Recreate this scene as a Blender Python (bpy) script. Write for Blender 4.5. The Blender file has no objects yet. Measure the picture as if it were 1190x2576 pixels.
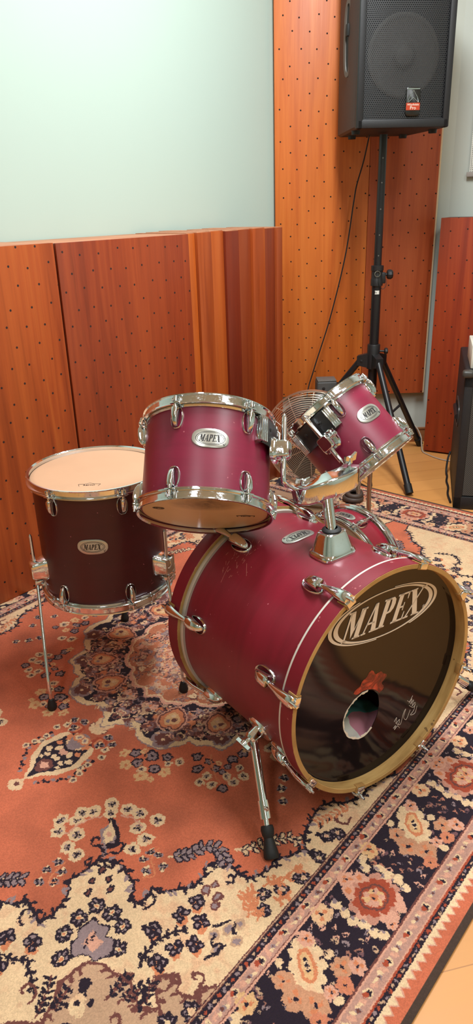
import bpy, bmesh, math, random
import numpy as np
from mathutils import Vector, Matrix
random.seed(7)
C = bpy.context.scene.collection
R = math.radians
PI = math.pi

# ------------------------------------------------------------------ helpers
def srgb(r, g, b):
    f = lambda c: (c / 255) / 12.92 if c / 255 <= 0.04045 else ((c / 255 + 0.055) / 1.055) ** 2.4
    return (f(r), f(g), f(b), 1.0)

def V3(*a): return Vector(a)

class MB:
    """collects shapes into one mesh"""
    def __init__(self): self.bm = bmesh.new()
    def _add(self, vs, fs, M=None):
        bv = [self.bm.verts.new(M @ Vector(v) if M else Vector(v)) for v in vs]
        for f in fs:
            try: self.bm.faces.new([bv[i] for i in f])
            except ValueError: pass
        return bv
    def box(self, c, s, M=None, bev=0.0, seg=2):
        c = Vector(c); h = Vector(s) / 2
        vs = [c + Vector((x * h.x, y * h.y, z * h.z)) for x in (-1, 1) for y in (-1, 1) for z in (-1, 1)]
        fs = [(0, 1, 3, 2), (4, 6, 7, 5), (0, 4, 5, 1), (2, 3, 7, 6), (0, 2, 6, 4), (1, 5, 7, 3)]
        bv = self._add(vs, fs, M)
        if bev > 0:
            es = {e for v in bv for e in v.link_edges}
            bmesh.ops.bevel(self.bm, geom=list(es), offset=bev, segments=seg, affect='EDGES', profile=.5)
        return self
    def loft(self, secs, M=None, cap=True, closed=False):
        n = len(secs[0]); vs = [p for s in secs for p in s]; fs = []
        m = len(secs)
        for i in range(m if closed else m - 1):
            a = i * n; b = ((i + 1) % m) * n
            for j in range(n):
                k = (j + 1) % n
                fs.append((a + j, a + k, b + k, b + j))
        if cap and not closed:
            fs.append(tuple(reversed(range(n)))); fs.append(tuple(range((m - 1) * n, m * n)))
        self._add(vs, fs, M); return self
    def lathe(self, prof, seg=64, M=None, closed=False, cap=False):
        secs = [[(r * math.cos(2 * PI * k / seg), r * math.sin(2 * PI * k / seg), z) for k in range(seg)] for r, z in prof]
        return self.loft(secs, M, cap=cap, closed=closed)
    def cyl(self, p0, p1, r, r1=None, seg=16, M=None):
        return self.tube([p0, p1], [r, r if r1 is None else r1], seg, M)
    def tube(self, pts, r, seg=12, M=None, cap=True):
        pts = [Vector(p) for p in pts]; n = len(pts)
        rr = r if isinstance(r, (list, tuple)) else [r] * n
        secs = []; up = None
        for i in range(n):
            t = (pts[min(i + 1, n - 1)] - pts[max(i - 1, 0)])
            if t.length < 1e-9: t = Vector((0, 0, 1))
            t.normalize()
            if up is None:
                up = Vector((0, 0, 1)) if abs(t.z) < .9 else Vector((1, 0, 0))
            u = (up - t * up.dot(t)).normalized(); w = t.cross(u); up = u
            secs.append([pts[i] + (u * math.cos(2 * PI * k / seg) + w * math.sin(2 * PI * k / seg)) * rr[i] for k in range(seg)])
        return self.loft(secs, M, cap=cap)
    def torus(self, R_, r, seg=64, ts=8, M=None, ang=(0, 2 * PI)):
        full = abs(ang[1] - ang[0] - 2 * PI) < 1e-6
        k = seg if full else seg + 1
        secs = []
        for i in range(k):
            a = ang[0] + (ang[1] - ang[0]) * i / seg
            secs.append([((R_ + r * math.cos(2 * PI * j / ts)) * math.cos(a), (R_ + r * math.cos(2 * PI * j / ts)) * math.sin(a), r * math.sin(2 * PI * j / ts)) for j in range(ts)])
        return self.loft(secs, M, cap=not full, closed=full)
    def prism(self, poly, z0, z1, M=None):
        n = len(poly)
        vs = [(x, y, z0) for x, y in poly] + [(x, y, z1) for x, y in poly]
        fs = [tuple(reversed(range(n))), tuple(range(n, 2 * n))] + [(i, (i + 1) % n, n + (i + 1) % n, n + i) for i in range(n)]
        self._add(vs, fs, M); return self
    def ring_prism(self, outer, inner, z0, z1, M=None):
        n = len(outer)
        vs = [(x, y, z0) for x, y in outer] + [(x, y, z0) for x, y in inner] + [(x, y, z1) for x, y in outer] + [(x, y, z1) for x, y in inner]
        fs = []
        for i in range(n):
            j = (i + 1) % n
            fs += [(i, i + n, j + n, j), (2 * n + i, 2 * n + j, 3 * n + j, 3 * n + i), (i, j, 2 * n + j, 2 * n + i), (n + i, 3 * n + i, 3 * n + j, n + j)]
        self._add(vs, fs, M); return self
    def build(self, name, mat, parent=None, smooth=35, loc=None, **props):
        bm = self.bm
        bmesh.ops.recalc_face_normals(bm, faces=bm.faces)
        me = bpy.data.meshes.new(name); bm.to_mesh(me); bm.free()
        if smooth:
            for p in me.polygons: p.use_smooth = True
            me.set_sharp_from_angle(angle=R(smooth))
        if mat: me.materials.append(mat)
        o = bpy.data.objects.new(name, me); C.objects.link(o)
        if parent: o.parent = parent
        if loc is not None: o.location = loc
        for k, v in props.items(): o[k] = v
        return o

def empty(name, label, cat, M=None, group=None):
    o = bpy.data.objects.new(name, None); C.objects.link(o)
    o.empty_display_size = .05
    if M is not None: o.matrix_world = M
    o['label'] = label; o['category'] = cat
    if group: o['group'] = group
    return o

def tag(o, label, cat, group=None):
    o['label'] = label; o['category'] = cat
    if group: o['group'] = group
    return o

def frame(Cn, n):
    z = Vector(n).normalized(); x = Vector((0, 0, 1)).cross(z)
    if x.length < .05: x = Vector((1, 0, 0))
    x.normalize(); y = z.cross(x); x = y.cross(z)
    M = Matrix((x, y, z)).transposed().to_4x4(); M.translation = Vector(Cn)
    return M

def axes(o, x, y, z):
    M = Matrix((Vector(x), Vector(y), Vector(z))).transposed().to_4x4(); M.translation = Vector(o); return M

def spline(pts, n=8):
    """Catmull-Rom through the points"""
    P = [Vector(p) for p in pts]; P = [2 * P[0] - P[1]] + P + [2 * P[-1] - P[-2]]; out = []
    for i in range(1, len(P) - 2):
        for k in range(n):
            t = k / n
            out.append(.5 * ((2 * P[i]) + (P[i + 1] - P[i - 1]) * t + (2 * P[i - 1] - 5 * P[i] + 4 * P[i + 1] - P[i + 2]) * t * t + (3 * P[i] - P[i - 1] - 3 * P[i + 1] + P[i + 2]) * t ** 3))
    out.append(P[-2]); return out

# ------------------------------------------------------------------ materials
class NT:
    def __init__(self, name):
        self.m = bpy.data.materials.new(name); self.m.use_nodes = True
        self.t = self.m.node_tree; self.b = self.t.nodes['Principled BSDF']; self.out = self.t.nodes['Material Output']
    def n(self, typ, **kw):
        nd = self.t.nodes.new(typ)
        for k, v in kw.items():
            if k.startswith('i_'):
                key = k[2:]; key = int(key) if key.isdigit() else key.replace('_', ' ')
                nd.inputs[key].default_value = v
            else: setattr(nd, k, v)
        return nd
    def l(self, a, b): self.t.links.new(a, b)
    def val(self, sock, v):
        if hasattr(v, 'is_output') or isinstance(v, bpy.types.NodeSocket): self.l(v, sock)
        else: sock.default_value = v
    def math(self, op, a, b=None, c=None, clamp=False):
        nd = self.n('ShaderNodeMath', operation=op, use_clamp=clamp)
        self.val(nd.inputs[0], a)
        if b is not None: self.val(nd.inputs[1], b)
        if c is not None: self.val(nd.inputs[2], c)
        return nd.outputs[0]
    def mix(self, f, a, b, mode='MIX'):
        nd = self.n('ShaderNodeMix', data_type='RGBA', blend_type=mode)
        self.val(nd.inputs[0], f); self.val(nd.inputs[6], a); self.val(nd.inputs[7], b)
        return nd.outputs[2]
    def noise(self, vec, scale, detail=4, rough=.55, dist=0.0):
        nd = self.n('ShaderNodeTexNoise'); nd.inputs['Scale'].default_value = scale
        nd.inputs['Detail'].default_value = detail; nd.inputs['Roughness'].default_value = rough; nd.inputs['Distortion'].default_value = dist
        if vec is not None: self.l(vec, nd.inputs['Vector'])
        return nd.outputs['Fac']
    def ramp(self, f, stops):
        nd = self.n('ShaderNodeValToRGB'); cr = nd.color_ramp
        while len(cr.elements) < len(stops): cr.elements.new(.5)
        for e, (p, c) in zip(cr.elements, stops): e.position = p; e.color = c if len(c) == 4 else (*c, 1)
        self.l(f, nd.inputs[0]); return nd.outputs[0]
    def coord(self, kind='Object'): return self.n('ShaderNodeTexCoord').outputs[kind]
    def mapping(self, vec, scale=(1, 1, 1), rot=(0, 0, 0), loc=(0, 0, 0)):
        nd = self.n('ShaderNodeMapping'); nd.inputs['Scale'].default_value = scale; nd.inputs['Rotation'].default_value = rot; nd.inputs['Location'].default_value = loc
        self.l(vec, nd.inputs['Vector']); return nd.outputs[0]
    def bump(self, h, strength=.2, dist=.002):
        nd = self.n('ShaderNodeBump'); nd.inputs['Strength'].default_value = strength; nd.inputs['Distance'].default_value = dist
        self.l(h, nd.inputs['Height']); self.l(nd.outputs[0], self.b.inputs['Normal'])
    def set(self, color=None, rough=None, metal=None, **kw):
        if color is not None: self.val(self.b.inputs['Base Color'], color)
        if rough is not None: self.val(self.b.inputs['Roughness'], rough)
        if metal is not None: self.val(self.b.inputs['Metallic'], metal)
        for k, v in kw.items(): self.val(self.b.inputs[k.replace('_', ' ')], v)
        return self.m

def simple(name, col, rough=.5, metal=0.0, nscale=60, amt=.12, bump=0.0, **kw):
    t = NT(name); c = t.coord()
    f = t.noise(c, nscale, 3)
    dark = tuple(x * (1 - amt) for x in col[:3]) + (1,); lite = tuple(min(1, x * (1 + amt)) for x in col[:3]) + (1,)
    t.set(t.mix(f, dark, lite), rough, metal, **kw)
    if bump: t.bump(f, bump, .001)
    return t.m

def m_wall(name, col):
    t = NT(name); c = t.coord()
    f = t.noise(c, 1.6, 3); g = t.noise(c, 160, 2)
    a = t.mix(f, tuple(x * .96 for x in col[:3]) + (1,), col)
    sp = t.math('GREATER_THAN', t.noise(c, 14, 2, .6), .80)
    a = t.mix(t.math('MULTIPLY', sp, .5), a, srgb(150, 145, 130))
    t.set(a, .6); t.bump(g, .08, .001); return t.m

def m_wood(name, c1, c2, c3, seed=0.0, rough=.33, holes=None, grain=(26, 26, 1.1)):
    """veneer: grain along local Z; holes = (pitch x, pitch z) of the drilled dots in the XZ plane"""
    t = NT(name); c = t.coord()
    v = t.mapping(c, grain, loc=(seed * 3.1, seed * 1.7, seed * .9))
    f = t.noise(v, 1.0, 6, .6, .6)
    v2 = t.mapping(c, (grain[0] * 7, grain[1] * 7, grain[2] * 2.5), loc=(seed, 0, seed * 2))
    g = t.noise(v2, 1.0, 4, .7)
    v3 = t.mapping(c, (5, 5, .35), loc=(seed * 5, seed, 0))
    h = t.noise(v3, 1.0, 2)
    col = t.ramp(f, [(.28, c1), (.5, c2), (.72, c3)])
    col = t.mix(t.math('MULTIPLY', t.math('SUBTRACT', g, .35, clamp=True), .8), col, c1)
    col = t.mix(t.math('MULTIPLY', t.math('SUBTRACT', h, .42, clamp=True), 1.6, clamp=True), col, c3)
    ro = t.math('ADD', rough, t.math('MULTIPLY', g, .15))
    if holes:
        px, pz, ox, oz = holes
        s = t.n('ShaderNodeSeparateXYZ'); t.l(c, s.inputs[0])
        x = t.math('ADD', t.math('DIVIDE', s.outputs[0], px), ox); z = t.math('ADD', t.math('DIVIDE', s.outputs[2], pz), oz)
        row = t.math('FLOOR', z); xs = t.math('ADD', x, t.math('MULTIPLY', row, .5))
        wn = t.n('ShaderNodeTexWhiteNoise', noise_dimensions='2D'); cv = t.n('ShaderNodeCombineXYZ')
        t.l(t.math('FLOOR', xs), cv.inputs[0]); t.l(row, cv.inputs[1]); t.l(cv.outputs[0], wn.inputs[0])
        sc = t.n('ShaderNodeSeparateColor'); t.l(wn.outputs['Color'], sc.inputs[0])
        dx = t.math('SUBTRACT', t.math('FRACT', xs), t.math('ADD', .38, t.math('MULTIPLY', sc.outputs[0], .24)))
        dz = t.math('SUBTRACT', t.math('FRACT', z), t.math('ADD', .38, t.math('MULTIPLY', sc.outputs[1], .24)))
        d = t.math('SQRT', t.math('ADD', t.math('POWER', t.math('MULTIPLY', t.math('ABSOLUTE', dx), px), 2.0), t.math('POWER', t.math('MULTIPLY', t.math('ABSOLUTE', dz), pz), 2.0)))
        hole = t.math('LESS_THAN', d, .0038)
        col = t.mix(hole, col, srgb(38, 14, 8)); ro = t.math('ADD', ro, t.math('MULTIPLY', hole, .4), clamp=True)
        t.bump(t.math('SUBTRACT', t.math('MULTIPLY', f, .12), hole), .25, .002)
    else: t.bump(f, .06, .002)
    t.set(col, ro); return t.m

def m_chrome(name='chrome', tint=(228, 233, 236), rough=.06):
    t = NT(name); c = t.coord()
    f = t.noise(c, 240, 3); g = t.noise(c, 30, 3)
    r = t.math('ADD', rough, t.math('MULTIPLY', t.math('SUBTRACT', f, .45, clamp=True), .5))
    col = t.mix(t.math('MULTIPLY', t.math('SUBTRACT', f, .60, clamp=True), 1.6, clamp=True), srgb(*tint), srgb(120, 110, 100))
    t.set(col, r, 1.0); t.bump(g, .06, .0008); return t.m

def m_shell(name, base, dark, seed=0):
    """stained maple: grain runs around the shell"""
    t = NT(name); c = t.coord()
    v = t.mapping(c, (4, 4, 34), loc=(seed, seed, seed))
    f = t.noise(v, 1.0, 5, .6, .4); g = t.noise(c, 9, 3)
    col = t.mix(t.ramp(f, [(.2, (.35, .35, .35)), (.8, (1, 1, 1))]), dark, base)
    col = t.mix(t.math('MULTIPLY', g, .35), col, dark)
    sp = t.math('GREATER_THAN', t.noise(c, 70, 2, .7), .735)
    col = t.mix(t.math('MULTIPLY', sp, .55), col, srgb(205, 120, 130))
    t.set(col, t.math('ADD', .34, t.math('MULTIPLY', g, .12)), Coat_Weight=.25, Coat_Roughness=.35)
    t.bump(f, .05, .001); return t.m
# ------------------------------------------------------------------ palette
CHROME = m_chrome(); STEEL = m_chrome('dull_steel', (185, 183, 178), .22)
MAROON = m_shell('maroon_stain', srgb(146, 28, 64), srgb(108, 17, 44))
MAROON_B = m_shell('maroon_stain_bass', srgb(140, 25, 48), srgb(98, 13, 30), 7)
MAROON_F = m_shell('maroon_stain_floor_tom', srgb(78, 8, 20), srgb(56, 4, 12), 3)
MAROON_R = m_shell('ruby_stain', srgb(150, 20, 44), srgb(108, 12, 30), 5)
BLACKM = simple('black_painted_metal', srgb(26, 25, 27), .38, 0, 90, .25)
RUBBER = simple('black_rubber', srgb(20, 19, 20), .6, 0, 120, .3, .1)
PLASTIC = simple('black_plastic', srgb(30, 29, 30), .45, 0, 50, .2)
INK = simple('black_ink', srgb(26, 20, 24), .5, 0, 40, .1)
SILVERP = simple('badge_silver', srgb(196, 196, 188), .28, .75, 50, .12)
LOGOW = simple('cream_print', srgb(228, 214, 196), .45, 0, 60, .05)
LEATHER = simple('tan_gasket', srgb(172, 128, 72), .6, 0, 80, .2, .1)
INSIDE = simple('bare_ply', srgb(196, 158, 104), .6, 0, 30, .15)
SILVERRING = simple('silver_band', srgb(205, 200, 188), .4, .35, 60, .08)

def m_head(name, col, smudge=None, rough=.45):
    t = NT(name); c = t.coord(); g = t.noise(c, 12, 4); col2 = tuple(x * .86 for x in col[:3]) + (1,)
    k = t.mix(g, col2, col)
    if smudge:
        s = t.n('ShaderNodeSeparateXYZ'); t.l(t.mapping(c, (1 / smudge[2], 1 / smudge[3], 0), loc=(-smudge[0] / smudge[2], -smudge[1] / smudge[3], 0)), s.inputs[0])
        d = t.math('ADD', t.math('POWER', t.math('ABSOLUTE', s.outputs[0]), 2.0), t.math('POWER', t.math('ABSOLUTE', s.outputs[1]), 2.0))
        m = t.math('MULTIPLY', t.math('SUBTRACT', 1.0, d, clamp=True), t.math('MULTIPLY', t.noise(c, 28, 5, .7, 1.0), 1.5))
        k = t.mix(t.math('MULTIPLY', m, .85, clamp=True), k, srgb(70, 48, 40))
    t.set(k, rough); return t.m
HEAD_FT = m_head('coated_head', srgb(212, 168, 134))
HEAD_T1 = m_head('tan_resonant_head', srgb(240, 208, 158), (-.012, .075, .085, .055), .35)
HEAD_T2 = m_head('clear_head', srgb(225, 205, 175))

def m_hoop(name, z0, z1, stripe):
    t = NT(name); c = t.coord(); s = t.n('ShaderNodeSeparateXYZ'); t.l(c, s.inputs[0])
    r = t.math('SQRT', t.math('ADD', t.math('MULTIPLY', s.outputs[0], s.outputs[0]), t.math('MULTIPLY', s.outputs[1], s.outputs[1])))
    nz = t.noise(c, 55, 4, .7)
    edge = t.math('ADD', .2713, t.math('MULTIPLY', t.math('SUBTRACT', nz, .55, clamp=True), .004))
    outer = t.math('GREATER_THAN', r, edge)
    g = t.noise(t.mapping(c, (9, 9, 60)), 1, 5)
    wood = t.ramp(g, [(.25, srgb(150, 112, 62)), (.55, srgb(196, 156, 96)), (.8, srgb(214, 178, 118))])
    ply = t.math('GREATER_THAN', t.math('FRACT', t.math('MULTIPLY', r, 480)), .62)
    wood = t.mix(t.math('MULTIPLY', ply, .35), wood, srgb(128, 88, 40))
    wood = t.mix(t.math('MULTIPLY', t.math('GREATER_THAN', t.noise(c, 16, 3, .7), .66), .7), wood, srgb(92, 66, 44))
    mar = t.mix(t.noise(c, 9, 3), srgb(142, 26, 46), srgb(100, 14, 30))
    mar = t.mix(t.math('MULTIPLY', t.math('GREATER_THAN', t.noise(c, 60, 2, .7), .72), .5), mar, srgb(205, 130, 130))
    if stripe:
        a = t.math('MULTIPLY', t.math('GREATER_THAN', s.outputs[2], stripe[0]), t.math('LESS_THAN', s.outputs[2], stripe[1]))
        mar = t.mix(a, mar, srgb(206, 200, 190))
    t.set(t.mix(outer, wood, mar), .42); return t.m

# ------------------------------------------------------------------ lettering (high-contrast italic serif capitals drawn as polygons)
GLY = {
 'M': (1.02, [[(0, 0), (.26, 0), (.26, .05), (0, .05)], [(.08, 0), (.17, 0), (.17, .95), (.08, .95)], [(-.02, .94), (.30, .94), (.30, 1), (-.02, 1)],
              [(.06, 1), (.33, 1), (.56, .30), (.46, .06)], [(.46, .06), (.56, .30), (.80, 1), (.74, 1)], [(.66, 0), (.92, 0), (.92, 1), (.66, 1)], [(.58, 0), (1.0, 0), (1.0, .05), (.58, .05)], [(.74, .94), (1.0, .94), (1.0, 1), (.74, 1)]]),
 'A': (.86, [[(0, 0), (.26, 0), (.26, .05), (0, .05)], [(.09, .03), (.16, .03), (.46, 1), (.38, 1)], [(.38, 1), (.54, 1), (.82, .03), (.54, .03)], [(.46, 0), (.90, 0), (.90, .05), (.46, .05)], [(.2, .3), (.64, .3), (.64, .36), (.2, .36)]]),
 'P': (.76, [[(0, 0), (.42, 0), (.42, .05), (0, .05)], [(.09, 0), (.33, 0), (.33, 1), (.09, 1)], [(0, .94), (.4, .94), (.4, 1), (0, 1)],
             [(.33, 1), (.56, .99), (.68, .90), (.72, .74), (.68, .58), (.56, .47), (.33, .45), (.33, .51), (.44, .53), (.47, .74), (.44, .93), (.33, .94)]]),
 'E': (.74, [[(0, 0), (.68, 0), (.68, .06), (0, .06)], [(.09, 0), (.33, 0), (.33, 1), (.09, 1)], [(0, .94), (.68, .94), (.68, 1), (0, 1)], [(.33, .47), (.54, .47), (.54, .53), (.33, .53)],
             [(.62, 0), (.70, 0), (.70, .28), (.66, .28)], [(.64, .74), (.68, .74), (.70, 1), (.60, 1)], [(.5, .36), (.55, .36), (.55, .64), (.5, .64)]]),
 'X': (.92, [[(.02, 1), (.30, 1), (.84, 0), (.54, 0)], [(.04, .03), (.12, .03), (.80, 1), (.72, 1)], [(-.04, 0), (.26, 0), (.26, .05), (-.04, .05)], [(.46, 0), (.92, 0), (.92, .05), (.46, .05)], [(-.04, .95), (.38, .95), (.38, 1), (-.04, 1)], [(.62, .95), (.96, .95), (.96, 1), (.62, 1)]]),
}
def mapex_polys(w, h, shear=.25):
    tot = sum(GLY[c][0] for c in 'MAPEX') + .04 * 4
    sx = w / (tot + shear * h / w * 0); x = 0; out = []
    for c in 'MAPEX':
        adv, ps = GLY[c]
        for p in ps: out.append([((x + px) * sx - w / 2 + (py - .5) * shear * h, (py - .5) * h) for px, py in p])
        x += adv + .04
    return out
def ell(a, b, n=48, cx=0, cy=0): return [(cx + a * math.cos(2 * PI * k / n), cy + b * math.sin(2 * PI * k / n)) for k in range(n)]

def badge(parent, Rs, ang, z, w=.078, h=.042, dx=1, dz=1):
    """leaf-shaped metal plate wrapped on the shell, with raised black lettering as its child"""
    a0 = R(ang)
    def W(x, y, r): a = a0 + dx * x / Rs; return (r * math.cos(a), r * math.sin(a), z + dz * y)
    out = []
    for k in range(48):
        t = 2 * PI * k / 48; cx = math.copysign(abs(math.cos(t)) ** .62, math.cos(t)); sy = math.copysign(abs(math.sin(t)) ** .8, math.sin(t))
        y = sy * h / 2; x = cx * w / 2
        if cx * sy > 0: y *= 1 - .28 * abs(cx) ** 3
        out.append((x, y))
    def wrapmesh(mb, ring, r0, r1):
        n = len(ring); secs = []
        for s, r in ((1, r0), (1, r1 - .0003), (.97, r1), (.6, r1), (.3, r1), (.02, r1)): secs.append([W(x * s, y * s, r) for x, y in ring])
        mb.loft(secs)
    m = MB(); wrapmesh(m, out, Rs - .0008, Rs + .0022)
    b = m.build('badge', SILVERP, parent, label='silver oval badge reading MAPEX')
    m = MB()
    def flat(poly, r0, r1):
        n = len(poly); vs = [W(x, y, r0) for x, y in poly] + [W(x, y, r1) for x, y in poly]
        m._add(vs, [tuple(range(n)), tuple(range(n, 2 * n))] + [(i, (i + 1) % n, n + (i + 1) % n, n + i) for i in range(n)])
    for p in mapex_polys(w * .56, h * .36): flat(p, Rs + .0018, Rs + .0028)
    for a, bb, th in ((.40, .37, .012), (.355, .31, .009)):
        o = ell(w * a, h * bb, 48); i = ell(w * (a - th), h * (bb - th * 1.6), 48)
        vs = [W(x, y, Rs + .0027) for x, y in o] + [W(x, y, Rs + .0027) for x, y in i]
        m._add(vs, [(k, (k + 1) % 48, 48 + (k + 1) % 48, 48 + k) for k in range(48)])
    for p in ([(w * .34, -h * .25), (w * .355, -h * .25), (w * .375, -h * .37), (w * .365, -h * .37)], [(w * .395, -h * .22), (w * .41, -h * .22), (w * .375, -h * .37), (w * .365, -h * .37)]): flat(p, Rs + .0018, Rs + .0028)
    m.build('lettering', INK, b, smooth=0)
    return b

def radial(ang, Rs, z, s=1):
    a = R(ang); out = Vector((math.cos(a), math.sin(a), 0)); tan = Vector((-math.sin(a), math.cos(a), 0))
    return axes(out * Rs + Vector((0, 0, z)), tan, out, Vector((0, 0, s)))

def rrect(w, h, n=4, k=.45, cy=0, cx=0):
    """superellipse section in (x,y)"""
    pts = []
    for i in range(4 * n):
        t = 2 * PI * i / (4 * n)
        pts.append((cx + w / 2 * math.copysign(abs(math.cos(t)) ** k, math.cos(t)), cy + h / 2 * math.copysign(abs(math.sin(t)) ** k, math.sin(t))))
    return pts

def lug(parent, Rs, ang, z, s, rod_z, size=1.0, rod=True, rod_r=None, fat=1.0):
    M = radial(ang, Rs, z, s); k = size; m = MB()
    pl = [(.0145 * k * math.cos(t), -.004 * k + .025 * k * math.sin(t)) for t in [PI + PI * i / 16 for i in range(17)]] + [(.0125 * k, .012 * k), (-.0125 * k, .012 * k)]
    pl = [(.0138 * k * math.copysign(abs(math.cos(t)) ** .75, math.cos(t)), -.003 * k + .0235 * k * math.sin(t)) for t in [2 * PI * i / 28 for i in range(28)]]
    secs = []
    for i in range(29):
        x, zz = pl[i % 28]; a = math.hypot(x, zz); ux, uz = x / a, zz / a
        secs.append([(x + ux * d, y, zz + uz * d) for d, y in ((-.0016 * k, -.003), (-.0016 * k, .0030 * k), (0, .0044 * k), (.0014 * k, .0030 * k), (.0014 * k, -.003))])
    m.loft(secs[:28], M, closed=True)
    secs = []
    for zz, w, d in ((-.0225, .004, .004), (-.020, .0075, .009), (-.013, .0112, .014), (-.002, .0138, .0178), (.011, .0150, .0185), (.0165, .0142, .0175), (.018, .011, .013)):
        secs.append([(x * k * fat, y * k + .0015, zz * k) for x, y in rrect(w, d, 5, .5, d / 2)])
    m.loft(secs, M)
    o = m.build('lug', CHROME, parent, smooth=50)
    if rod:
        m = MB(); L = (rod_z - z) * s; ry = (.0125 * k) if rod_r is None else rod_r - Rs
        m.cyl((0, ry, .016 * k), (0, ry, L + .004), .0027, seg=10, M=M)
        m.cyl((0, ry, .016 * k), (0, ry, .021 * k), .0048, seg=12, M=M)
        m.lathe([(.0001, L + .002), (.0062, L + .002), (.0062, L + .004), (.0045, L + .0045), (.0045, L + .009), (.0032, L + .0095), (.0032, L + .015), (.0001, L + .0155)], 12, M @ Matrix.Translation((0, ry, 0)))
        m.build('tension_rod', CHROME, o, smooth=50)
    return o

def steel_rim(parent, Rs, zt, s, angs, name='rim'):
    """triple-flanged rim whose lip lies at z = zt; s = +1 when the lip points to +z"""
    a = Rs + .0035
    P = [(a, -.019), (a, -.003), (a + .0045, 0), (a + .0072, -.0006), (a + .0068, -.0026), (a + .0034, -.005), (a + .0030, -.0175), (a + .0058, -.0195), (a + .0098, -.0200), (a + .0102, -.0235), (a + .0085, -.0245), (a + .0045, -.0225), (a + .0002, -.0215)]
    m = MB(); m.lathe([(r, zt + s * z) for r, z in P], 96, closed=True)
    m.lathe([(Rs - .001, zt - s * .0225), (Rs + .0026, zt - s * .0225), (Rs + .0026, zt - s * .0285), (Rs - .001, zt - s * .0285)], 96, closed=True)
    for ang in angs:
        M = radial(ang, a, zt, s)
        m.box((0, .0075, -.0215), (.022, .015, .004), M, .0012)
        m.box((-.0095, .006, -.014), (.003, .006, .014), M, .001); m.box((.0095, .006, -.014), (.003, .006, .014), M, .001)
    return m.build(name, CHROME, parent, smooth=40)

def shell_mesh(Rs, z0, z1, th=.0065):
    m = MB(); m.lathe([(Rs, z0 + .001), (Rs - .001, z0), (Rs - th, z0), (Rs - th, z1), (Rs - .001, z1), (Rs, z1 - .001)], 128, closed=True); return m

def head_disc(parent, Rs, z, s, mat, name, n=96):
    m = MB(); m.lathe([(.0001, z), (.05, z), (Rs - .012, z), (Rs - .004, z - s * .0008), (Rs + .0025, z - s * .004), (Rs + .0025, z - s * .012), (Rs + .0012, z - s * .012), (Rs + .001, z - s * .005), (Rs - .012, z - s * .0015), (.0001, z - s * .0015)], n)
    return m.build(name, mat, parent, smooth=50)

def flat_text(mb, M, text, size, depth=.0004):
    cu = bpy.data.curves.new('t', 'FONT'); cu.body = text; cu.size = size; cu.align_x = 'CENTER'; cu.align_y = 'CENTER'; cu.extrude = depth; cu.resolution_u = 2
    o = bpy.data.objects.new('t', cu); C.objects.link(o); dg = bpy.context.evaluated_depsgraph_get()
    me = bpy.data.meshes.new_from_object(o.evaluated_get(dg))
    mb._add([tuple(v.co) for v in me.vertices], [tuple(p.vertices) for p in me.polygons], M)
    bpy.data.objects.remove(o); bpy.data.curves.remove(cu); bpy.data.meshes.remove(me)

def crown_logo(parent, M, k=1.0):
    """small print: the word REMO under a crown outline"""
    m = MB(); flat_text(m, M, 'REMO', .0105 * k, .0002)
    pts = [(-.022, -.006), (-.026, .006), (-.012, .0075), (0, .013), (.012, .0075), (.026, .006), (.022, -.006)]
    for a, b in zip(pts, pts[1:]): m.cyl((a[0] * k, a[1] * k, 0), (b[0] * k, b[1] * k, 0), .0005, seg=5, M=M)
    m.build('printed_logo', INK, parent, smooth=0)

# ------------------------------------------------------------------ tom-toms
def clamp_bracket(parent, Rs, a0, a1, zc, ac, zb, rod0, rod1, bend=None, name='mount_bracket'):
    """black isolation plate between two lugs, two ribbed chrome blocks, chrome clamp carrying the L-rod"""
    m = MB(); n = 14; secs = []
    for i in range(n + 1):
        a = R(a0 + (a1 - a0) * i / n); e = Vector((math.cos(a), math.sin(a), 0)); zz = Vector((0, 0, 1))
        secs.append([e * (Rs + r) + zz * (zc + h) for r, h in ((.009, -.030), (.009, .030), (.013, .031), (.016, .026), (.016, -.026), (.013, -.031))])
    m.loft(secs)
    for f in (.28, .72):
        M = radial(a0 + (a1 - a0) * f, Rs + .015, zc + .008); m.lathe([(.006, 0), (.0055, .002), (.0001, .0035)], 14, M @ Matrix.Rotation(R(-90), 4, 'X'))
    p = m.build(name, BLACKM, parent, smooth=40)
    for a in (a0, a1):
        m = MB(); M = radial(a, Rs, zc)
        m.box((0, .008, 0), (.022, .018, .056), M, .002)
        for j in range(4): m.box((-.009 + .006 * j, .018, 0), (.0032, .006, .058), M, .0012)
        m.build('ribbed_block', CHROME, p, smooth=40)
    m = MB(); M = radial(ac, Rs, zb)
    hexa = [[(x, y, z) for x, z in rrect(.058 * s, .056 * s, 5, .6)] for y, s in ((.010, 1), (.018, 1), (.023, .86))]
    m.loft(hexa, M)
    sec = [[(x, y, z) for x, z in rrect(w, h, 5, .35)] for y, w, h in ((.020, .038, .040), (.036, .036, .040), (.046, .034, .040), (.050, .028, .034))]
    m.loft(sec, M)
    m.build('clamp', CHROME, p, smooth=40)
    m = MB(); W = M @ Matrix.Translation((.018, .036, .004))
    m.cyl((0, 0, 0), (.016, 0, 0), .004, seg=12, M=W); m.lathe([(.0001, 0), (.007, 0), (.006, .007), (.0001, .009)], 14, W @ Matrix.Translation((.014, 0, 0)) @ Matrix.Rotation(R(90), 4, 'Y'))
    for s in (-1, 1): m.loft([[(.017 + .002 * x, y, s * z) for x, y in ((-1, -.003), (1, -.003), (1, .003), (-1, .003))] for z in (.003, .010, .015)], W); 
    m.build('wing_bolt', CHROME, p, smooth=45)
    return p

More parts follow.
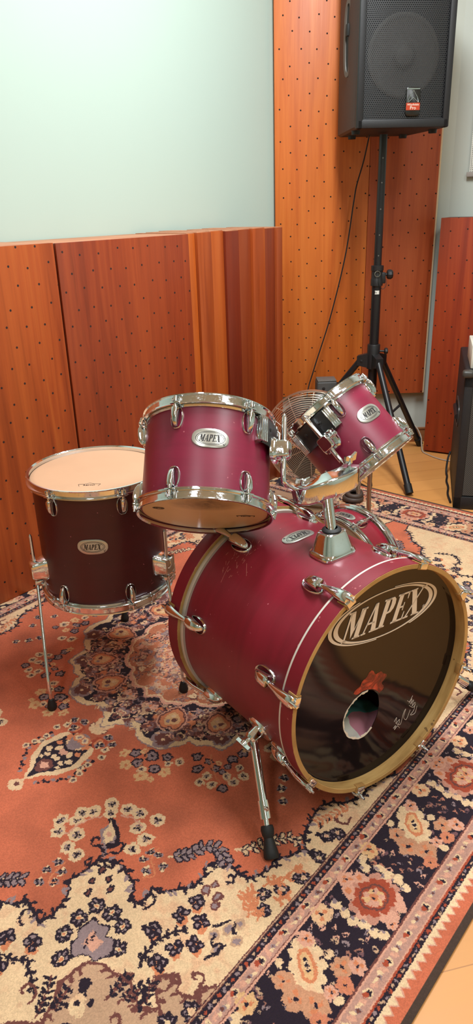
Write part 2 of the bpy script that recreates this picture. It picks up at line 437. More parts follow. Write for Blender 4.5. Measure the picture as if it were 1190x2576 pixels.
def make_tom(name, M, Rs, D, angs, label, bad, clamp, heads, rodz=.0, logos=()):
    t = empty(name, label, 'drum', M, 'tom drums on the chrome mount')
    shell_mesh(Rs, .012, D - .012).build('shell', MAROON, t)
    head_disc(t, Rs, D - .011, 1, heads[0], 'batter_head'); hb = head_disc(t, Rs, .011, -1, heads[1], 'resonant_head')
    steel_rim(t, Rs, D, 1, angs); steel_rim(t, Rs, 0, -1, angs)
    for a in angs:
        lug(t, Rs, a, D - .048, 1, D - .0205, rod_r=Rs + .0135)
        lug(t, Rs, a, .048, -1, .0205, rod_r=Rs + .0135)
    badge(t, Rs, *bad)
    clamp_bracket(t, Rs, *clamp)
    return t, hb

M1 = frame((-.0714, 1.4556, .6196), (.067, .6238, .7787))
tom1, hb1 = make_tom('tom_drum', M1, .1428, .2342, [10, 70, 133, 190, 250, 310],
    'maroon tom drum tilted so its tan lower head shows, left of the chrome mounting post', (100, .135), (146, 186, .178, 168, .148, 0, 0), (HEAD_T2, HEAD_T1))
crown_logo(hb1, axes((-.090, -.02, .0103), (-1, 0, 0), (0, .9, 0), (0, 0, -1)), .8)
m = MB(); MM = axes((.097, .042, .0103), (-.95, -.3, 0), (-.3, .95, 0), (0, 0, -1))
m.ring_prism(ell(.013, .0075, 32), ell(.0118, .0063, 32), -.0003, .0003, MM); flat_text(m, MM, 'REMO', .0075, .0002)
m.build('printed_logo', INK, hb1, smooth=0)

M2 = frame((.3774, 1.8127, .5937), (-.5951, .417, .687))
tom2, _ = make_tom('tom_drum', M2, .1213, .2229, [41.5, 115, 188, 260, 331],
    'smaller maroon tom drum tilted steeply away, right of the chrome mounting post', (71, .116), (-21, 30, .165, 10.5, .121, 0, 0), (HEAD_T2, HEAD_T2))

# ------------------------------------------------------------------ floor tom
FT = Matrix.Translation((-.376, 1.83, .2615))
ft = empty('floor_tom', 'large dark maroon floor tom on three chrome legs beside the wooden cabinets', 'drum', FT)
FR = .1755; FD = .357
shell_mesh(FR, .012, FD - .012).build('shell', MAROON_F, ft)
hb = head_disc(ft, FR, FD - .009, 1, HEAD_FT, 'batter_head'); head_disc(ft, FR, .011, -1, HEAD_T2, 'resonant_head')
crown_logo(hb, axes((-.0, -.118, FD - .0087), (1, 0, 0), (0, 1, 0), (0, 0, 1)), 1.1)
fa = [-121, -61, -1, 59, 119, 179]
steel_rim(ft, FR, FD, 1, fa); steel_rim(ft, FR, 0, -1, fa)
for a in fa:
    lug(ft, FR, a, FD - .050, 1, FD - .0205, rod_r=FR + .0135); lug(ft, FR, a, .050, -1, .0205, rod_r=FR + .0135)
badge(ft, FR, -89, .2)
FTfeet = {-152: (-.1478, -.2348), -27: (.2102, -.1745), 90: (-.006, .213)}
for a, (fx, fy) in FTfeet.items():
    ar = R(a); e = Vector((math.cos(ar), math.sin(ar), 0)); b = e * (FR + .027)
    zb = .098
    m = MB(); M = radial(a, FR, zb)
    m.loft([[(x, y, z) for x, z in rrect(w, h, 5, .35)] for y, w, h in ((-.004, .052, .062), (.006, .052, .062), (.012, .046, .054), (.036, .040, .048), (.040, .032, .040))], M)
    m.box((0, .024, -.034), (.036, .024, .012), M, .002)
    br = m.build('leg_bracket', CHROME, ft, smooth=40)
    m = MB(); W = M @ Matrix.Translation((-.020 if a != -27 else .02, .026, .004)); sg = -1 if a != -27 else 1
    m.cyl((0, 0, 0), (sg * .012, 0, 0), .004, M=W)
    m.loft([[(sg * .012 + .003 * x, .004 * y, z) for x, y in ((-1, -1), (1, -1), (1, 1), (-1, 1))] for z in (-.014, 0, .014)], W)
    m.build('wing_bolt', CHROME, br, smooth=40)
    foot = Vector((fx, fy, -.2615)); knee = Vector((b.x * .97, b.y * .97, .05)); low = foot.lerp(knee, .35); low.z = -.145
    low = Vector((foot.x * 1.0 + (knee.x - foot.x) * .10, foot.y + (knee.y - foot.y) * .10, -.150))
    m = MB(); m.tube([(b.x, b.y, .205), (b.x, b.y, .199)], [.0015, .0042], 12); m.tube(spline([(b.x, b.y, .20), (b.x, b.y, .10), (b.x, b.y, .055), low, foot + Vector((0, 0, .02))], 6), .0045, 12)
    lg = m.build('leg', CHROME, ft, smooth=60)
    m = MB(); m.lathe([(.0001, 0), (.011, 0), (.0135, .006), (.0125, .014), (.009, .026), (.007, .032), (.0001, .033)], 20, Matrix.Translation(foot))
    m.build('rubber_foot', RUBBER, lg, smooth=50)

# ------------------------------------------------------------------ bass drum   (local z runs from the front hoop to the rear hoop)
MBs = frame((.3174, 1.2769, .2956), (-.5735, .819, -.020))
bass = empty('bass_drum', 'large maroon bass drum lying on its side with a black front head reading MAPEX', 'drum', MBs)
BR, BD = .2575, .4766
shell_mesh(BR, .036, BD - .036, .008).build('shell', MAROON_B, bass)
def wood_hoop(z0, z1, mat):
    m = MB(); a, b = .2605, .2722
    m.lathe([(a + .001, z0), (b - .0012, z0), (b, z0 + .0012), (b, z1 - .0012), (b - .0012, z1), (a + .001, z1), (a, z1 - .001), (a, z0 + .001)], 160, closed=True)
    m.build('hoop', mat, bass, smooth=40)
wood_hoop(0, .043, m_hoop('hoop_front', 0, .043, (.0355, .0402)))
wood_hoop(BD - .043, BD, m_hoop('hoop_rear', 0, 1, None))
m = MB()
for z in (BD - .0555,): m.lathe([(BR - .002, z), (.2635, z), (.2645, z + .003), (.2645, z + .010), (.2635, z + .0125), (BR - .002, z + .0125)], 128, closed=True)
m.build('flesh_hoop', SILVERRING, bass)
# front head with its torn port hole
HZ = .030
BH = NT('black_glossy_head'); cc = BH.coord(); gg = BH.noise(cc, 8, 3)
BH.set(BH.mix(gg, srgb(20, 14, 13), srgb(30, 21, 19)), BH.math('ADD', .045, BH.math('MULTIPLY', gg, .05)), Specular_IOR_Level=.30)
hcx, hcy = .046, -.086
rnd = random.Random(3)
hole = []
for k in range(40):
    t = 2 * PI * k / 40; rr = .0610 * (1 + .035 * math.sin(3 * t + 1) + rnd.uniform(-.02, .02)); hole.append((hcx + rr * .92 * math.cos(t), hcy + rr * math.sin(t)))
bm = bmesh.new()
N = 160; prev = None
ring_o = [bm.verts.new((.252 * math.cos(2 * PI * k / 120), .252 * math.sin(2 * PI * k / 120), HZ)) for k in range(120)]
ring_h = [bm.verts.new((x, y, HZ)) for x, y in hole]
es = [bm.edges.new((r[i], r[(i + 1) % len(r)])) for r in (ring_o, ring_h) for i in range(len(r))]
bmesh.ops.triangle_fill(bm, use_beauty=True, edges=es)
ring_c = [bm.verts.new((.2600 * math.cos(2 * PI * k / 120), .2600 * math.sin(2 * PI * k / 120), HZ - .003)) for k in range(120)]
ring_d = [bm.verts.new((.2603 * math.cos(2 * PI * k / 120), .2603 * math.sin(2 * PI * k / 120), HZ + .014)) for k in range(120)]
for A, B in ((ring_o, ring_c), (ring_c, ring_d)):
    for i in range(120): bm.faces.new((A[i], A[(i + 1) % 120], B[(i + 1) % 120], B[i]))
bmesh.ops.solidify(bm, geom=bm.faces[:], thickness=-.0012)
mbh = MB(); mbh.bm.free(); mbh.bm = bm
fh = mbh.build('front_head', BH.m, bass, smooth=30, label='black glossy head with a torn port hole')
# white torn rim of the port hole
m = MB()
for k in range(17, 33):
    (x0, y0), (x1, y1) = hole[k % 40], hole[(k + 1) % 40]
    def inn(x, y, f): return (hcx + (x - hcx) * f, hcy + (y - hcy) * f, HZ - .0006)
for k in list(range(34, 40)) + list(range(0, 12)) + list(range(26, 34)):
    (x0, y0), (x1, y1) = hole[k % 40], hole[(k + 1) % 40]; w = .93 + .03 * math.sin(k * 1.7)
    vs = [(x0, y0, HZ - .0008), (x1, y1, HZ - .0008), (hcx + (x1 - hcx) * w, hcy + (y1 - hcy) * w, HZ - .0002), (hcx + (x0 - hcx) * w, hcy + (y0 - hcy) * w, HZ - .0002)]
    m._add(vs + [(x, y, z + .001) for x, y, z in vs], [(0, 1, 2, 3), (7, 6, 5, 4), (0, 4, 5, 1), (1, 5, 6, 2), (2, 6, 7, 3), (3, 7, 4, 0)])
m.build('torn_edge', simple('torn_white_film', srgb(225, 215, 200), .6), fh, smooth=0)
# printed logo (reads from in front of the drum: local -x is the reader's right)
LR = R(3.5); LM = axes((-.0165, .1515, HZ - .0004), (-math.cos(LR), -math.sin(LR), 0), (-math.sin(LR), math.cos(LR), 0), (0, 0, -1))
m = MB()
for p in mapex_polys(.236, .064, .34): m.prism(p, -.0002, .0004, LM)
def crescent(a, b, a2, b2, t0, t1, dx=0, dy=0, n=80):
    o = [(a * math.cos(t0 + (t1 - t0) * k / n), b * math.sin(t0 + (t1 - t0) * k / n)) for k in range(n + 1)]
    i = [(dx + a2 * math.cos(t0 + (t1 - t0) * k / n), dy + b2 * math.sin(t0 + (t1 - t0) * k / n)) for k in range(n + 1)]
    for k in range(n): m.prism([o[k], o[k + 1], i[k + 1], i[k]], -.0002, .0004, LM)
crescent(.152, .0545, .1395, .0520, 0, 2 * PI)
crescent(.1665, .0575, .1570, .0560, R(120), R(262))
crescent(.1665, .0575, .1570, .0560, R(-60), R(82))
m.ring_prism(ell(.0052, .0052, 20, .126, -.022), ell(.0046, .0046, 20, .126, -.022), -.0002, .0004, LM)
flat_text(m, LM @ Matrix.Translation((.126, -.022, 0)), 'R', .007, .0003)
m.build('printed_logo', LOGOW, fh, smooth=0)
# red flame-coloured decal above the hole, and the thin white signature
DC = NT('red_decal'); cc = DC.coord(); s = DC.n('ShaderNodeSeparateXYZ'); DC.l(cc, s.inputs[0]); nn = DC.noise(cc, 30, 5, .7, .8)
col = DC.ramp(nn, [(.32, srgb(40, 14, 12)), (.47, srgb(120, 30, 20)), (.60, srgb(196, 66, 42)), (.78, srgb(214, 140, 112))])
DC.set(col, .3)
m = MB(); n0 = 44; poly = []
for k in range(n0):
    t = 2 * PI * k / n0; rr = 1 + .13 * math.sin(5 * t + .5) + .10 * math.sin(9 * t)
    poly.append((.020 + .044 * rr * math.cos(t), -.022 + .036 * rr * math.sin(t)))
keep = []
for (x, y) in poly:
    d = math.hypot(x - hcx, y - hcy)
    if d < .0640: f = .0640 / d; x = hcx + (x - hcx) * f; y = hcy + (y - hcy) * f
    keep.append((x, y))
bmf = MB(); c0 = (.004, -.008)
for k in range(n0):
    a, b = keep[k], keep[(k + 1) % n0]
    bmf._add([(c0[0], c0[1], HZ - .0003), (a[0], a[1], HZ - .0003), (b[0], b[1], HZ - .0003)], [(0, 1, 2)])
bmf.build('red_decal', DC.m, fh, smooth=0)
m = MB(); LT = simple('white_pen', srgb(190, 175, 165), .5)
def scribble(pts, r=.0007): m.tube(spline([(x, y, HZ - .0006) for x, y in pts], 5), r, 5)
scribble([(-.062, -.158), (-.070, -.150), (-.068, -.166), (-.080, -.160), (-.078, -.172), (-.070, -.168), (-.084, -.176), (-.092, -.150), (-.100, -.140), (-.094, -.160), (-.104, -.172), (-.116, -.150)])
scribble([(-.060, -.176), (-.068, -.172), (-.064, -.182), (-.074, -.176), (-.082, -.186)])
scribble([(-.110, -.128), (-.120, -.120), (-.116, -.134), (-.126, -.126), (-.122, -.142), (-.132, -.136), (-.130, -.156), (-.118, -.166), (-.134, -.168), (-.140, -.150)])
scribble([(-.112, -.136), (-.126, -.148), (-.134, -.142)]); scribble([(-.104, -.118), (-.112, -.124), (-.122, -.112)])
m.build('signature', LT, fh, smooth=0)
# rear head
m = MB(); m.lathe([(.0001, BD - .030), (.252, BD - .030), (.2600, BD - .027), (.2603, BD - .044), (.2590, BD - .044), (.2590, BD - .031), (.0001, BD - .0315)], 96)
m.build('rear_head', HEAD_T2, bass, smooth=40)
badge(bass, BR, 86.4, .2784, .085, .042, -1, -1)
m = MB(); rq = random.Random(11)
for k in range(46):                                    # worn scratches in the stain beside the tom
    a0_ = 57 + rq.gauss(0, 5.5); z0_ = .345 + rq.gauss(0, .022); L_ = rq.uniform(.002, .012 if k % 6 else .045); th_ = rq.uniform(-.4, .9)
    m.tube([((BR + .0001) * math.cos(R(a0_) - t * math.cos(th_) / BR), (BR + .0001) * math.sin(R(a0_) - t * math.cos(th_) / BR), z0_ - t * math.sin(th_)) for t in (0, L_ / 2, L_)], .0005, 5)
m.build('scratches', simple('bare_scratch', srgb(176, 104, 92), .6), bass, smooth=0)

def claw(parent, ang, z0, s):
    """spoon-shaped claw hook over the wooden hoop; s=-1: front hoop, s=+1: rear hoop.  local frame: z points out of the drum"""
    M = radial(ang, .272, z0, s); m = MB(); secs = []
    for z, w, d, y in ((-.078, .009, .008, .002), (-.070, .011, .010, .003), (-.055, .014, .012, .005), (-.035, .021, .013, .008), (-.018, .026, .014, .008), (-.004, .027, .014, .008), (.002, .024, .012, .007)):
        secs.append([(x, yy + y, z) for x, yy in rrect(w, d, 4, .8)])
    m.loft(secs, M)
    m.cyl((0, .010, -.002), (0, .010, .012), .0052, seg=12, M=M); m.tube([(0, .010, .010), (0, .010, .019)], [.0034, .0028], 8, M)
    m.box((0, -.004, .0035), (.022, .014, .004), M, .0012)
    o = m.build('claw_hook', CHROME, parent, smooth=45)
    m = MB()
    m.box((0, .0005, -.008), (.029, .0025, .026), M, .0008); m.box((0, -.0058, .0014), (.0275, .014, .0022), M, .0008); m.box((0, -.0122, -.004), (.026, .0025, .010), M, .0008)
    m.build('gasket', LEATHER, o, smooth=30)
fr = [15, 63.5, 110, 151, 197, 242, 286.5, 325]
for a in fr:
    lug(bass, BR, a, .105, -1, .072, size=1.30, rod_r=.272, fat=1.4)
    claw(bass, a, 0, -1)
    lug(bass, BR, a, BD - .105, 1, BD - .072, size=1.30, rod_r=.272, fat=1.4)
    claw(bass, a, BD, 1)
# spurs
def spur(ang, zl, foot_w):
    inv = MBs.inverted(); ft_l = inv @ Vector(foot_w)
    M = radial(ang, BR, zl); m = MB()
    m.loft([[(x, y, z) for x, z in rrect(.050 * s, .062 * s, 5, .5)] for y, s in ((-.004, 1), (.004, 1), (.007, .9))], M)
    m.cyl((0, .004, 0), (0, .030, 0), .015, seg=20, M=M); m.cyl((0, .030, 0), (0, .036, 0), .017, .013, 20, M)
    o = m.build('spur', CHROME, bass, smooth=40)
    m = MB(); m.cyl((0, .034, 0), (0, .052, 0), .005, M=M)
    m.loft([[(x, .052 + y, z) for x, y in ((-.004, -.004), (.004, -.004), (.004, .004), (-.004, .004))] for z in (-.022, -.008, .008, .022)], M)
    m.lathe([(.0001, .046), (.010, .046), (.009, .054), (.0001, .055)], 16, M @ Matrix.Rotation(R(-90), 4, 'X'))
    m.build('wing_bolt', CHROME, o, smooth=40)
    top = M @ Vector((0, .024, 0)); v = ft_l - top; L = v.length; v.normalize(); up_l = (inv.to_3x3() @ Vector((0, 0, 1))).normalized()
    m = MB(); m.cyl(top, top + v * (L - .085), .0098, seg=20); m.cyl(top + v * (L - .115), top + v * (L - .078), .0125, seg=20); m.cyl(top + v * (L - .08), top + v * (L - .01), .0065, seg=16)
    side = v.cross(M.to_3x3() @ Vector((0, 1, 0))).normalized() * -1
    c = top + v * (L - .098); m.cyl(c, c + side * .030, .0028, seg=10); m.lathe([(.0001, -.004), (.004, -.003), (.004, .003), (.0001, .004)], 12, Matrix.Translation(c + side * .031))
    m.build('spur_leg', CHROME, o, smooth=50)
    m = MB(); MF = frame(ft_l, -v); m.lathe([(.0001, 0), (.015, 0), (.0165, .004), (.0155, .014), (.0115, .034), (.010, .040), (.013, .046), (.0145, .056), (.013, .064), (.0001, .066)], 24, MF)
    m.build('rubber_foot', RUBBER, o, smooth=40)
spur(-23, .150, (.0505, 1.083, .0005))
spur(203, .150, (.665, 1.60, .0005))
# things stuffed inside the drum, seen through the port hole
PW = NT('pillow_cloth'); cc = PW.coord(); s = PW.n('ShaderNodeSeparateXYZ'); PW.l(cc, s.inputs[0])
nz_ = PW.math('MULTIPLY', PW.math('SUBTRACT', PW.noise(cc, 14, 2), .5), .05)
zf = PW.math('ADD', s.outputs[2], nz_); xf = PW.math('ADD', s.outputs[0], nz_)
PW.set(PW.mix(PW.math('GREATER_THAN', zf, -.012), PW.mix(PW.math('LESS_THAN', xf, -.005), srgb(240, 232, 218), srgb(226, 150, 165)), srgb(112, 190, 180)), .9)
PW.bump(PW.noise(cc, 40, 3), .3, .004)
for nd in PW.t.nodes:
    if nd.type == 'VALTORGB': nd.color_ramp.interpolation = 'CONSTANT'
bm = bmesh.new(); bmesh.ops.create_icosphere(bm, subdivisions=5, radius=1)
for v_ in bm.verts:
    p = v_.co; k = 1 + .10 * math.sin(3 * p.x + 1) * math.cos(4 * p.z) + .05 * math.sin(9 * p.y + 5 * p.x)
    v_.co = Vector((p.x * .15, p.y * .060, p.z * .068)) * k
mb = MB(); mb.bm.free(); mb.bm = bm
pil = mb.build('pillow', PW.m, None); pil.matrix_world = MBs @ Matrix.Translation((.03, -.205, .108))
tag(pil, 'teal, white and pink pillow stuffed inside the bass drum behind the port hole', 'pillow')

# ------------------------------------------------------------------ snare drum standing on its edge behind the bass drum
MS = frame((.293, 2.006, .1835), (math.sin(.75), math.cos(.75), 0))
sn = empty('snare_drum', 'red snare drum standing on its edge on the rug behind the bass drum', 'drum', MS)
SR, SD = .1685, .135
shell_mesh(SR, .012, SD - .012).build('shell', MAROON_R, sn)
head_disc(sn, SR, SD - .011, 1, HEAD_FT, 'batter_head'); head_disc(sn, SR, .011, -1, HEAD_T2, 'resonant_head')
sa_ = [113, 158, 203, 248, 293, 338, 23, 68]
steel_rim(sn, SR, SD, 1, sa_); steel_rim(sn, SR, 0, -1, sa_)
for a in sa_:
    lug(sn, SR, a, .062, -1, .0205, rod_r=SR + .0135)
    m = MB(); M = radial(a, SR, .062, 1); m.cyl((0, .0125, .01), (0, .0125, SD - .0205 - .062 + .01), .0027, M=M); m.loft([[(x, y, z) for x, y in rrect(w, d, 4, .7, d / 2)] for z, w, d in ((-.005, .017, .018), (.015, .0165, .0175), (.030, .012, .012))], M)
    m.build('tension_rod', CHROME, sn, smooth=50)
badge(sn, SR, 91, .066, .075, .036, -1, -1)

# ------------------------------------------------------------------ tom mount on top of the bass drum
tm = empty('tom_mount', 'chrome double tom mount with a post rising from a square base on the bass drum', 'drum mount', Matrix.Translation((0, 0, 0)))
a_ = R(87.0); bp = MBs @ Vector((BR * math.cos(a_), BR * math.sin(a_), .165))
nx = (MBs.to_3x3() @ Vector((-math.sin(a_), math.cos(a_), 0))).normalized(); nz = (MBs.to_3x3() @ Vector((math.cos(a_), math.sin(a_), 0))).normalized(); ny = nz.cross(nx)
BM = axes(bp, nx, ny, nz)
tm.matrix_world = Matrix.Translation(bp); TI = tm.matrix_world.inverted()
m = MB(); m.loft([[(x, y, z) for x, y in rrect(w, h, 6, .5)] for z, w, h in ((-.010, .090, .078), (.003, .092, .080), (.007, .088, .076), (.010, .080, .069), (.046, .060, .050), (.051, .056, .046), (.053, .046, .038))], TI @ BM)
base = m.build('mount_base', CHROME, tm, smooth=35)
m = MB(); m.lathe([(.0001, .050), (.022, .050), (.021, .056), (.016, .060), (.013, .060)], 32, TI @ BM); m.build('rubber_collar', RUBBER, base, smooth=40)
hub = Vector((.199, 1.468, .683))
m = MB(); m.tube([TI @ (bp + nz * .045), TI @ hub], .0125, 28); m.build('post', CHROME, tm, smooth=50)
e0 = Vector((.143, 1.500, .655)); e1 = Vector((.268, 1.545, .690))
path = spline([e0, e0.lerp(hub, .5) + Vector((-.006, -.012, -.002)), hub + Vector((.004, -.002, .004)), hub.lerp(e1, .55) + Vector((.012, -.012, .004)), e1], 6)
m = MB(); secs = []
n = len(path)
for i, p in enumerate(path):
    t = (path[min(i + 1, n - 1)] - path[max(i - 1, 0)]).normalized(); up = Vector((0, 0, 1)); u = (up - t * up.dot(t)).normalized(); w = t.cross(u)
    f = i / (n - 1); hh = .044 if f < .8 else .044 - (f - .8) * .05; ww = .040 + .012 * math.sin(PI * f)
    secs.append([TI @ (p + u * (y - .003) + w * x) for x, y in rrect(ww, hh, 6, .26)])
m.loft(secs)
m.lathe([(.0001, -.036), (.017, -.036), (.021, -.028), (.024, -.012), (.0001, -.010)], 32, TI @ Matrix.Translation(hub))
arm = m.build('clamp_arm', CHROME, tm, smooth=40)
def wing(parent, p, d, k=1.0, ax=Vector((1, 0, 0))):
    M = frame(p, d); m = MB(); m.cyl((0, 0, 0), (0, 0, .014 * k), .004 * k, M=M)
    for s in (-1, 1): m.loft([[(s * xx, y, z) for y, z in ((-.0025 * k, .006 * k), (.0025 * k, .006 * k), (.0025 * k, (.013 + xx * .4) * k), (-.0025 * k, (.013 + xx * .4) * k))] for xx in (.003, .010 * k, .016 * k)], M)
    m.lathe([(.0001, .004 * k), (.006 * k, .004 * k), (.005 * k, .015 * k), (.0001, .017 * k)], 14, M)
    return m.build('wing_bolt', CHROME, parent, smooth=45)
wing(arm, TI @ (e0 + Vector((.008, 0, .018))), Vector((0, 0, 1)))
wing(arm, TI @ (e1 + Vector((-.008, -.012, .018))), Vector((.1, -.1, 1)), 1.25)
# the two L-rods
def P1(r, a, z): return M1 @ Vector((r * math.cos(R(a)), r * math.sin(R(a)), z))
def P2(r, a, z): return M2 @ Vector((r * math.cos(R(a)), r * math.sin(R(a)), z))
for pts in ([P1(.1785, 168, .223), P1(.1785, 168, .128), P1(.1785, 168, .088), P1(.1785, 168, .072) + (e0 - P1(.1785, 168, .072)) * .18, e0 + (hub - e0) * .1],
            [P2(.157, 10.5, .200), P2(.157, 10.5, .10), P2(.157, 10.5, .068), P2(.157, 10.5, .056) + (e1 - P2(.157, 10.5, .056)) * .12, e1 + (hub - e1) * .05]):
    m = MB(); q = [TI @ p for p in pts]; top = q[0] + (q[0] - q[1]).normalized() * .010
    m.tube([top] + [q[0]] + spline(q[1:], 5), [.003] + [.0062] * (1 + len(spline(q[1:], 5))), 14)
    m.build('tom_arm', CHROME, tm, smooth=50)
# ------------------------------------------------------------------ room shell
WALL = m_wall('mint_wall_paint', srgb(186, 207, 197)); WALLR = m_wall('grey_green_wall_paint', srgb(192, 197, 188))
CEIL = m_wall('ceiling_paint', srgb(235, 235, 230))
Ld = Vector((.6674, .7447, 0)); Ln = Vector((.7447, -.6674, 0))       # along the left wall / out of it
F0 = Vector((-.8369, 2.172, 0))                                       # a point of the cabinets' front line
ZF = -.009
def wallslab(name, a, b, th, mat, z0=ZF, z1=3.0):
    a = Vector(a); b = Vector(b); d = (b - a); L = d.length; d.normalize(); nrm = Vector((d.y, -d.x, 0))
    m = MB(); m.box((L / 2, th / 2, (z1 - z0) / 2), (L, th, z1 - z0))
    o = m.build(name, mat, None, smooth=0); o.matrix_world = axes((a.x, a.y, z0), d, -nrm, (0, 0, 1)); o['kind'] = 'structure'; return o
PA = Vector((.248, 3.88, 0)); PB = Vector((1.12, 3.89, 0)); rd = Vector((.867, -.497, 0)).normalized()
PC = PB + rd * 3.3; PD = Vector((1.3, -3.6, 0)); PE = PA - Ld * 7.6
wallslab('wall_left', PE, PA, .12, WALL); wallslab('wall_back', PA, PB, .12, WALLR); wallslab('wall_right', PB, PC, .12, WALLR)
wallslab('wall_side', PC, PD, .12, WALL); wallslab('wall_front', PD, PE, .12, WALL)
FL = NT('laminate_floor'); c = FL.coord(); v = FL.mapping(c, rot=(0, 0, R(-12)))
br = FL.n('ShaderNodeTexBrick', i_Scale=1.0); br.inputs['Mortar Size'].default_value = .0012; br.inputs['Brick Width'].default_value = 1.25; br.inputs['Row Height'].default_value = .125
br.inputs['Color1'].default_value = srgb(212, 146, 80); br.inputs['Color2'].default_value = srgb(198, 134, 70); br.inputs['Mortar'].default_value = srgb(150, 92, 46)
FL.l(v, br.inputs['Vector'])
g = FL.noise(FL.mapping(v, (2.2, 26, 1)), 1, 5, .6, .5)
FL.set(FL.mix(FL.math('MULTIPLY', g, .5), br.outputs['Color'], srgb(228, 164, 94)), FL.math('ADD', .42, FL.math('MULTIPLY', g, .15)))
m = MB(); m.prism([(p.x, p.y) for p in (PE, PD, PC, PB, PA)], ZF - .05, ZF); m.build('floor', FL.m, None, smooth=0, kind='structure')
m = MB(); m.prism([(p.x, p.y) for p in (PE, PD, PC, PB, PA)], 3.0, 3.05); m.build('ceiling', CEIL, None, smooth=0, kind='structure')
BASEW = m_wood('baseboard_wood', srgb(120, 70, 40), srgb(160, 100, 60), srgb(178, 118, 74), 9, .4, grain=(1.5, 30, 60))
def baseboard(name, a, b):
    d = (b - a); L = d.length; d.normalize(); nrm = Vector((d.y, -d.x, 0))
    m = MB(); m.box((L / 2, .0075, .036), (L, .015, .072), None, .003); m.box((L / 2, .009, .076), (L, .018, .012), None, .003)
    o = m.build(name, BASEW, None); o.matrix_world = axes((a.x, a.y, ZF), d, nrm, (0, 0, 1)); o['kind'] = 'structure'
baseboard('baseboard_back', PA + Vector((.02, 0, 0)), PB - Vector((.02, 0, 0))); baseboard('baseboard_right', PB + rd * .02, PC)

# ------------------------------------------------------------------ low wooden sound boxes along the left wall
def box_unit(name, s0, s1, off, h, mat, label, cat, depth=.33, group=None, edge=None, bev=.0015, z0=.0015):
    """local x along the wall, local y into the wall, z up"""
    M = axes(F0 + Ld * s0 + Ln * off + Vector((0, 0, z0)), Ld, -Ln, (0, 0, 1)); L = s1 - s0
    r = empty(name, label, cat, M, group)
    m = MB(); m.box((L / 2, .006, h / 2), (L - .001, .012, h), None, bev); m.build('front_panel', mat, r)
    m = MB(); m.box((L / 2, depth / 2 + .006, h - .009), (L - .001, depth - .013, .018), None, .001)
    m.build('top_board', edge, r)
    m = MB(); m.box((.009, depth / 2 + .006, (h - .018) / 2), (.018, depth - .013, h - .019)); m.box((L - .0095, depth / 2 + .006, (h - .018) / 2), (.018, depth - .013, h - .019)); m.box((L / 2, depth - .004, (h - .018) / 2), (L - .038, .006, h - .019))
    m.build('carcass', edge, r, smooth=0)
    return r
holes = (.0765, .0600, .3, .2)
WD = [(srgb(122, 46, 16), srgb(164, 72, 28), srgb(184, 94, 38)), (srgb(108, 40, 18), srgb(142, 56, 26), srgb(162, 72, 32))]
EDGE = m_wood('top_edge_wood', srgb(150, 88, 58), srgb(186, 124, 88), srgb(204, 150, 116), 2, .5, grain=(2, 30, 30))
box_unit('sound_box', -1.4, .4050, .001, 1.162, m_wood('red_veneer_a', *WD[0], 1.3, holes=holes), 'perforated reddish wood box against the mint wall, leftmost at the picture edge', 'acoustic box', .326, 'low perforated sound boxes along the walls', edge=EDGE)
box_unit('sound_box', .4135, 1.0280, 0, 1.1600, m_wood('red_veneer_b', *WD[1], 4.1, holes=(.0765, .0595, .7, .6)), 'wide perforated reddish wood box behind the floor tom and next to the plain slats', 'acoustic box', .326, 'low perforated sound boxes along the walls', edge=EDGE)
sl = [1.0300, 1.0761, 1.1586, 1.2412, 1.3247, 1.4078, 1.4922, 1.5677, 1.6114]
tone = [(srgb(156, 70, 20), srgb(184, 90, 32), srgb(196, 106, 44)), (srgb(132, 54, 20), srgb(160, 72, 28), srgb(176, 88, 38)), (srgb(142, 60, 18), srgb(170, 78, 28), srgb(184, 94, 38)), (srgb(84, 26, 14), srgb(108, 36, 18), srgb(128, 48, 24)),
        (srgb(112, 42, 18), srgb(134, 56, 24), srgb(150, 68, 30)), (srgb(132, 54, 16), srgb(160, 70, 26), srgb(174, 86, 34)), (srgb(106, 38, 18), srgb(128, 52, 24), srgb(144, 64, 30)), (srgb(120, 46, 20), srgb(146, 62, 26), srgb(160, 76, 34))]
names = ['narrow bright orange wood slat, first beside the wide perforated box', 'brown-orange wood slat, second from the wide perforated box', 'bright orange wood slat, third from the wide perforated box',
         'darkest red-brown wood slat in the middle of the row of slats', 'brown wood slat just right of the darkest slat', 'orange knotty wood slat, third from the right end of the row', 'dull brown wood slat, second from the right end of the row', 'last narrow wood slat, overlapping the tall orange perforated panel']
offs = [-.012, .0, -.010, .0, -.008, .004, -.004, .006]
for i in range(8):
    M = axes(F0 + Ld * sl[i] + Ln * offs[i] + Vector((0, 0, .0015)), Ld, -Ln, (0, 0, 1)); L = sl[i + 1] - sl[i] - .002
    h = 1.1600 + (i % 3) * .0015
    r = empty('wood_slat', names[i], 'wood slat', M, 'plain wood slats beside the perforated box')
    m = MB(); m.box((L / 2, .30 / 2, h / 2), (L, .30, h), None, .002); m.build('board', m_wood('slat_veneer', *tone[i], 2.7 * i + .5, .30), r)
    m = MB(); m.box((L / 2, .30 / 2, h + .0012), (L - .004, .294, .002)); m.build('top_edge', EDGE, r, smooth=0)

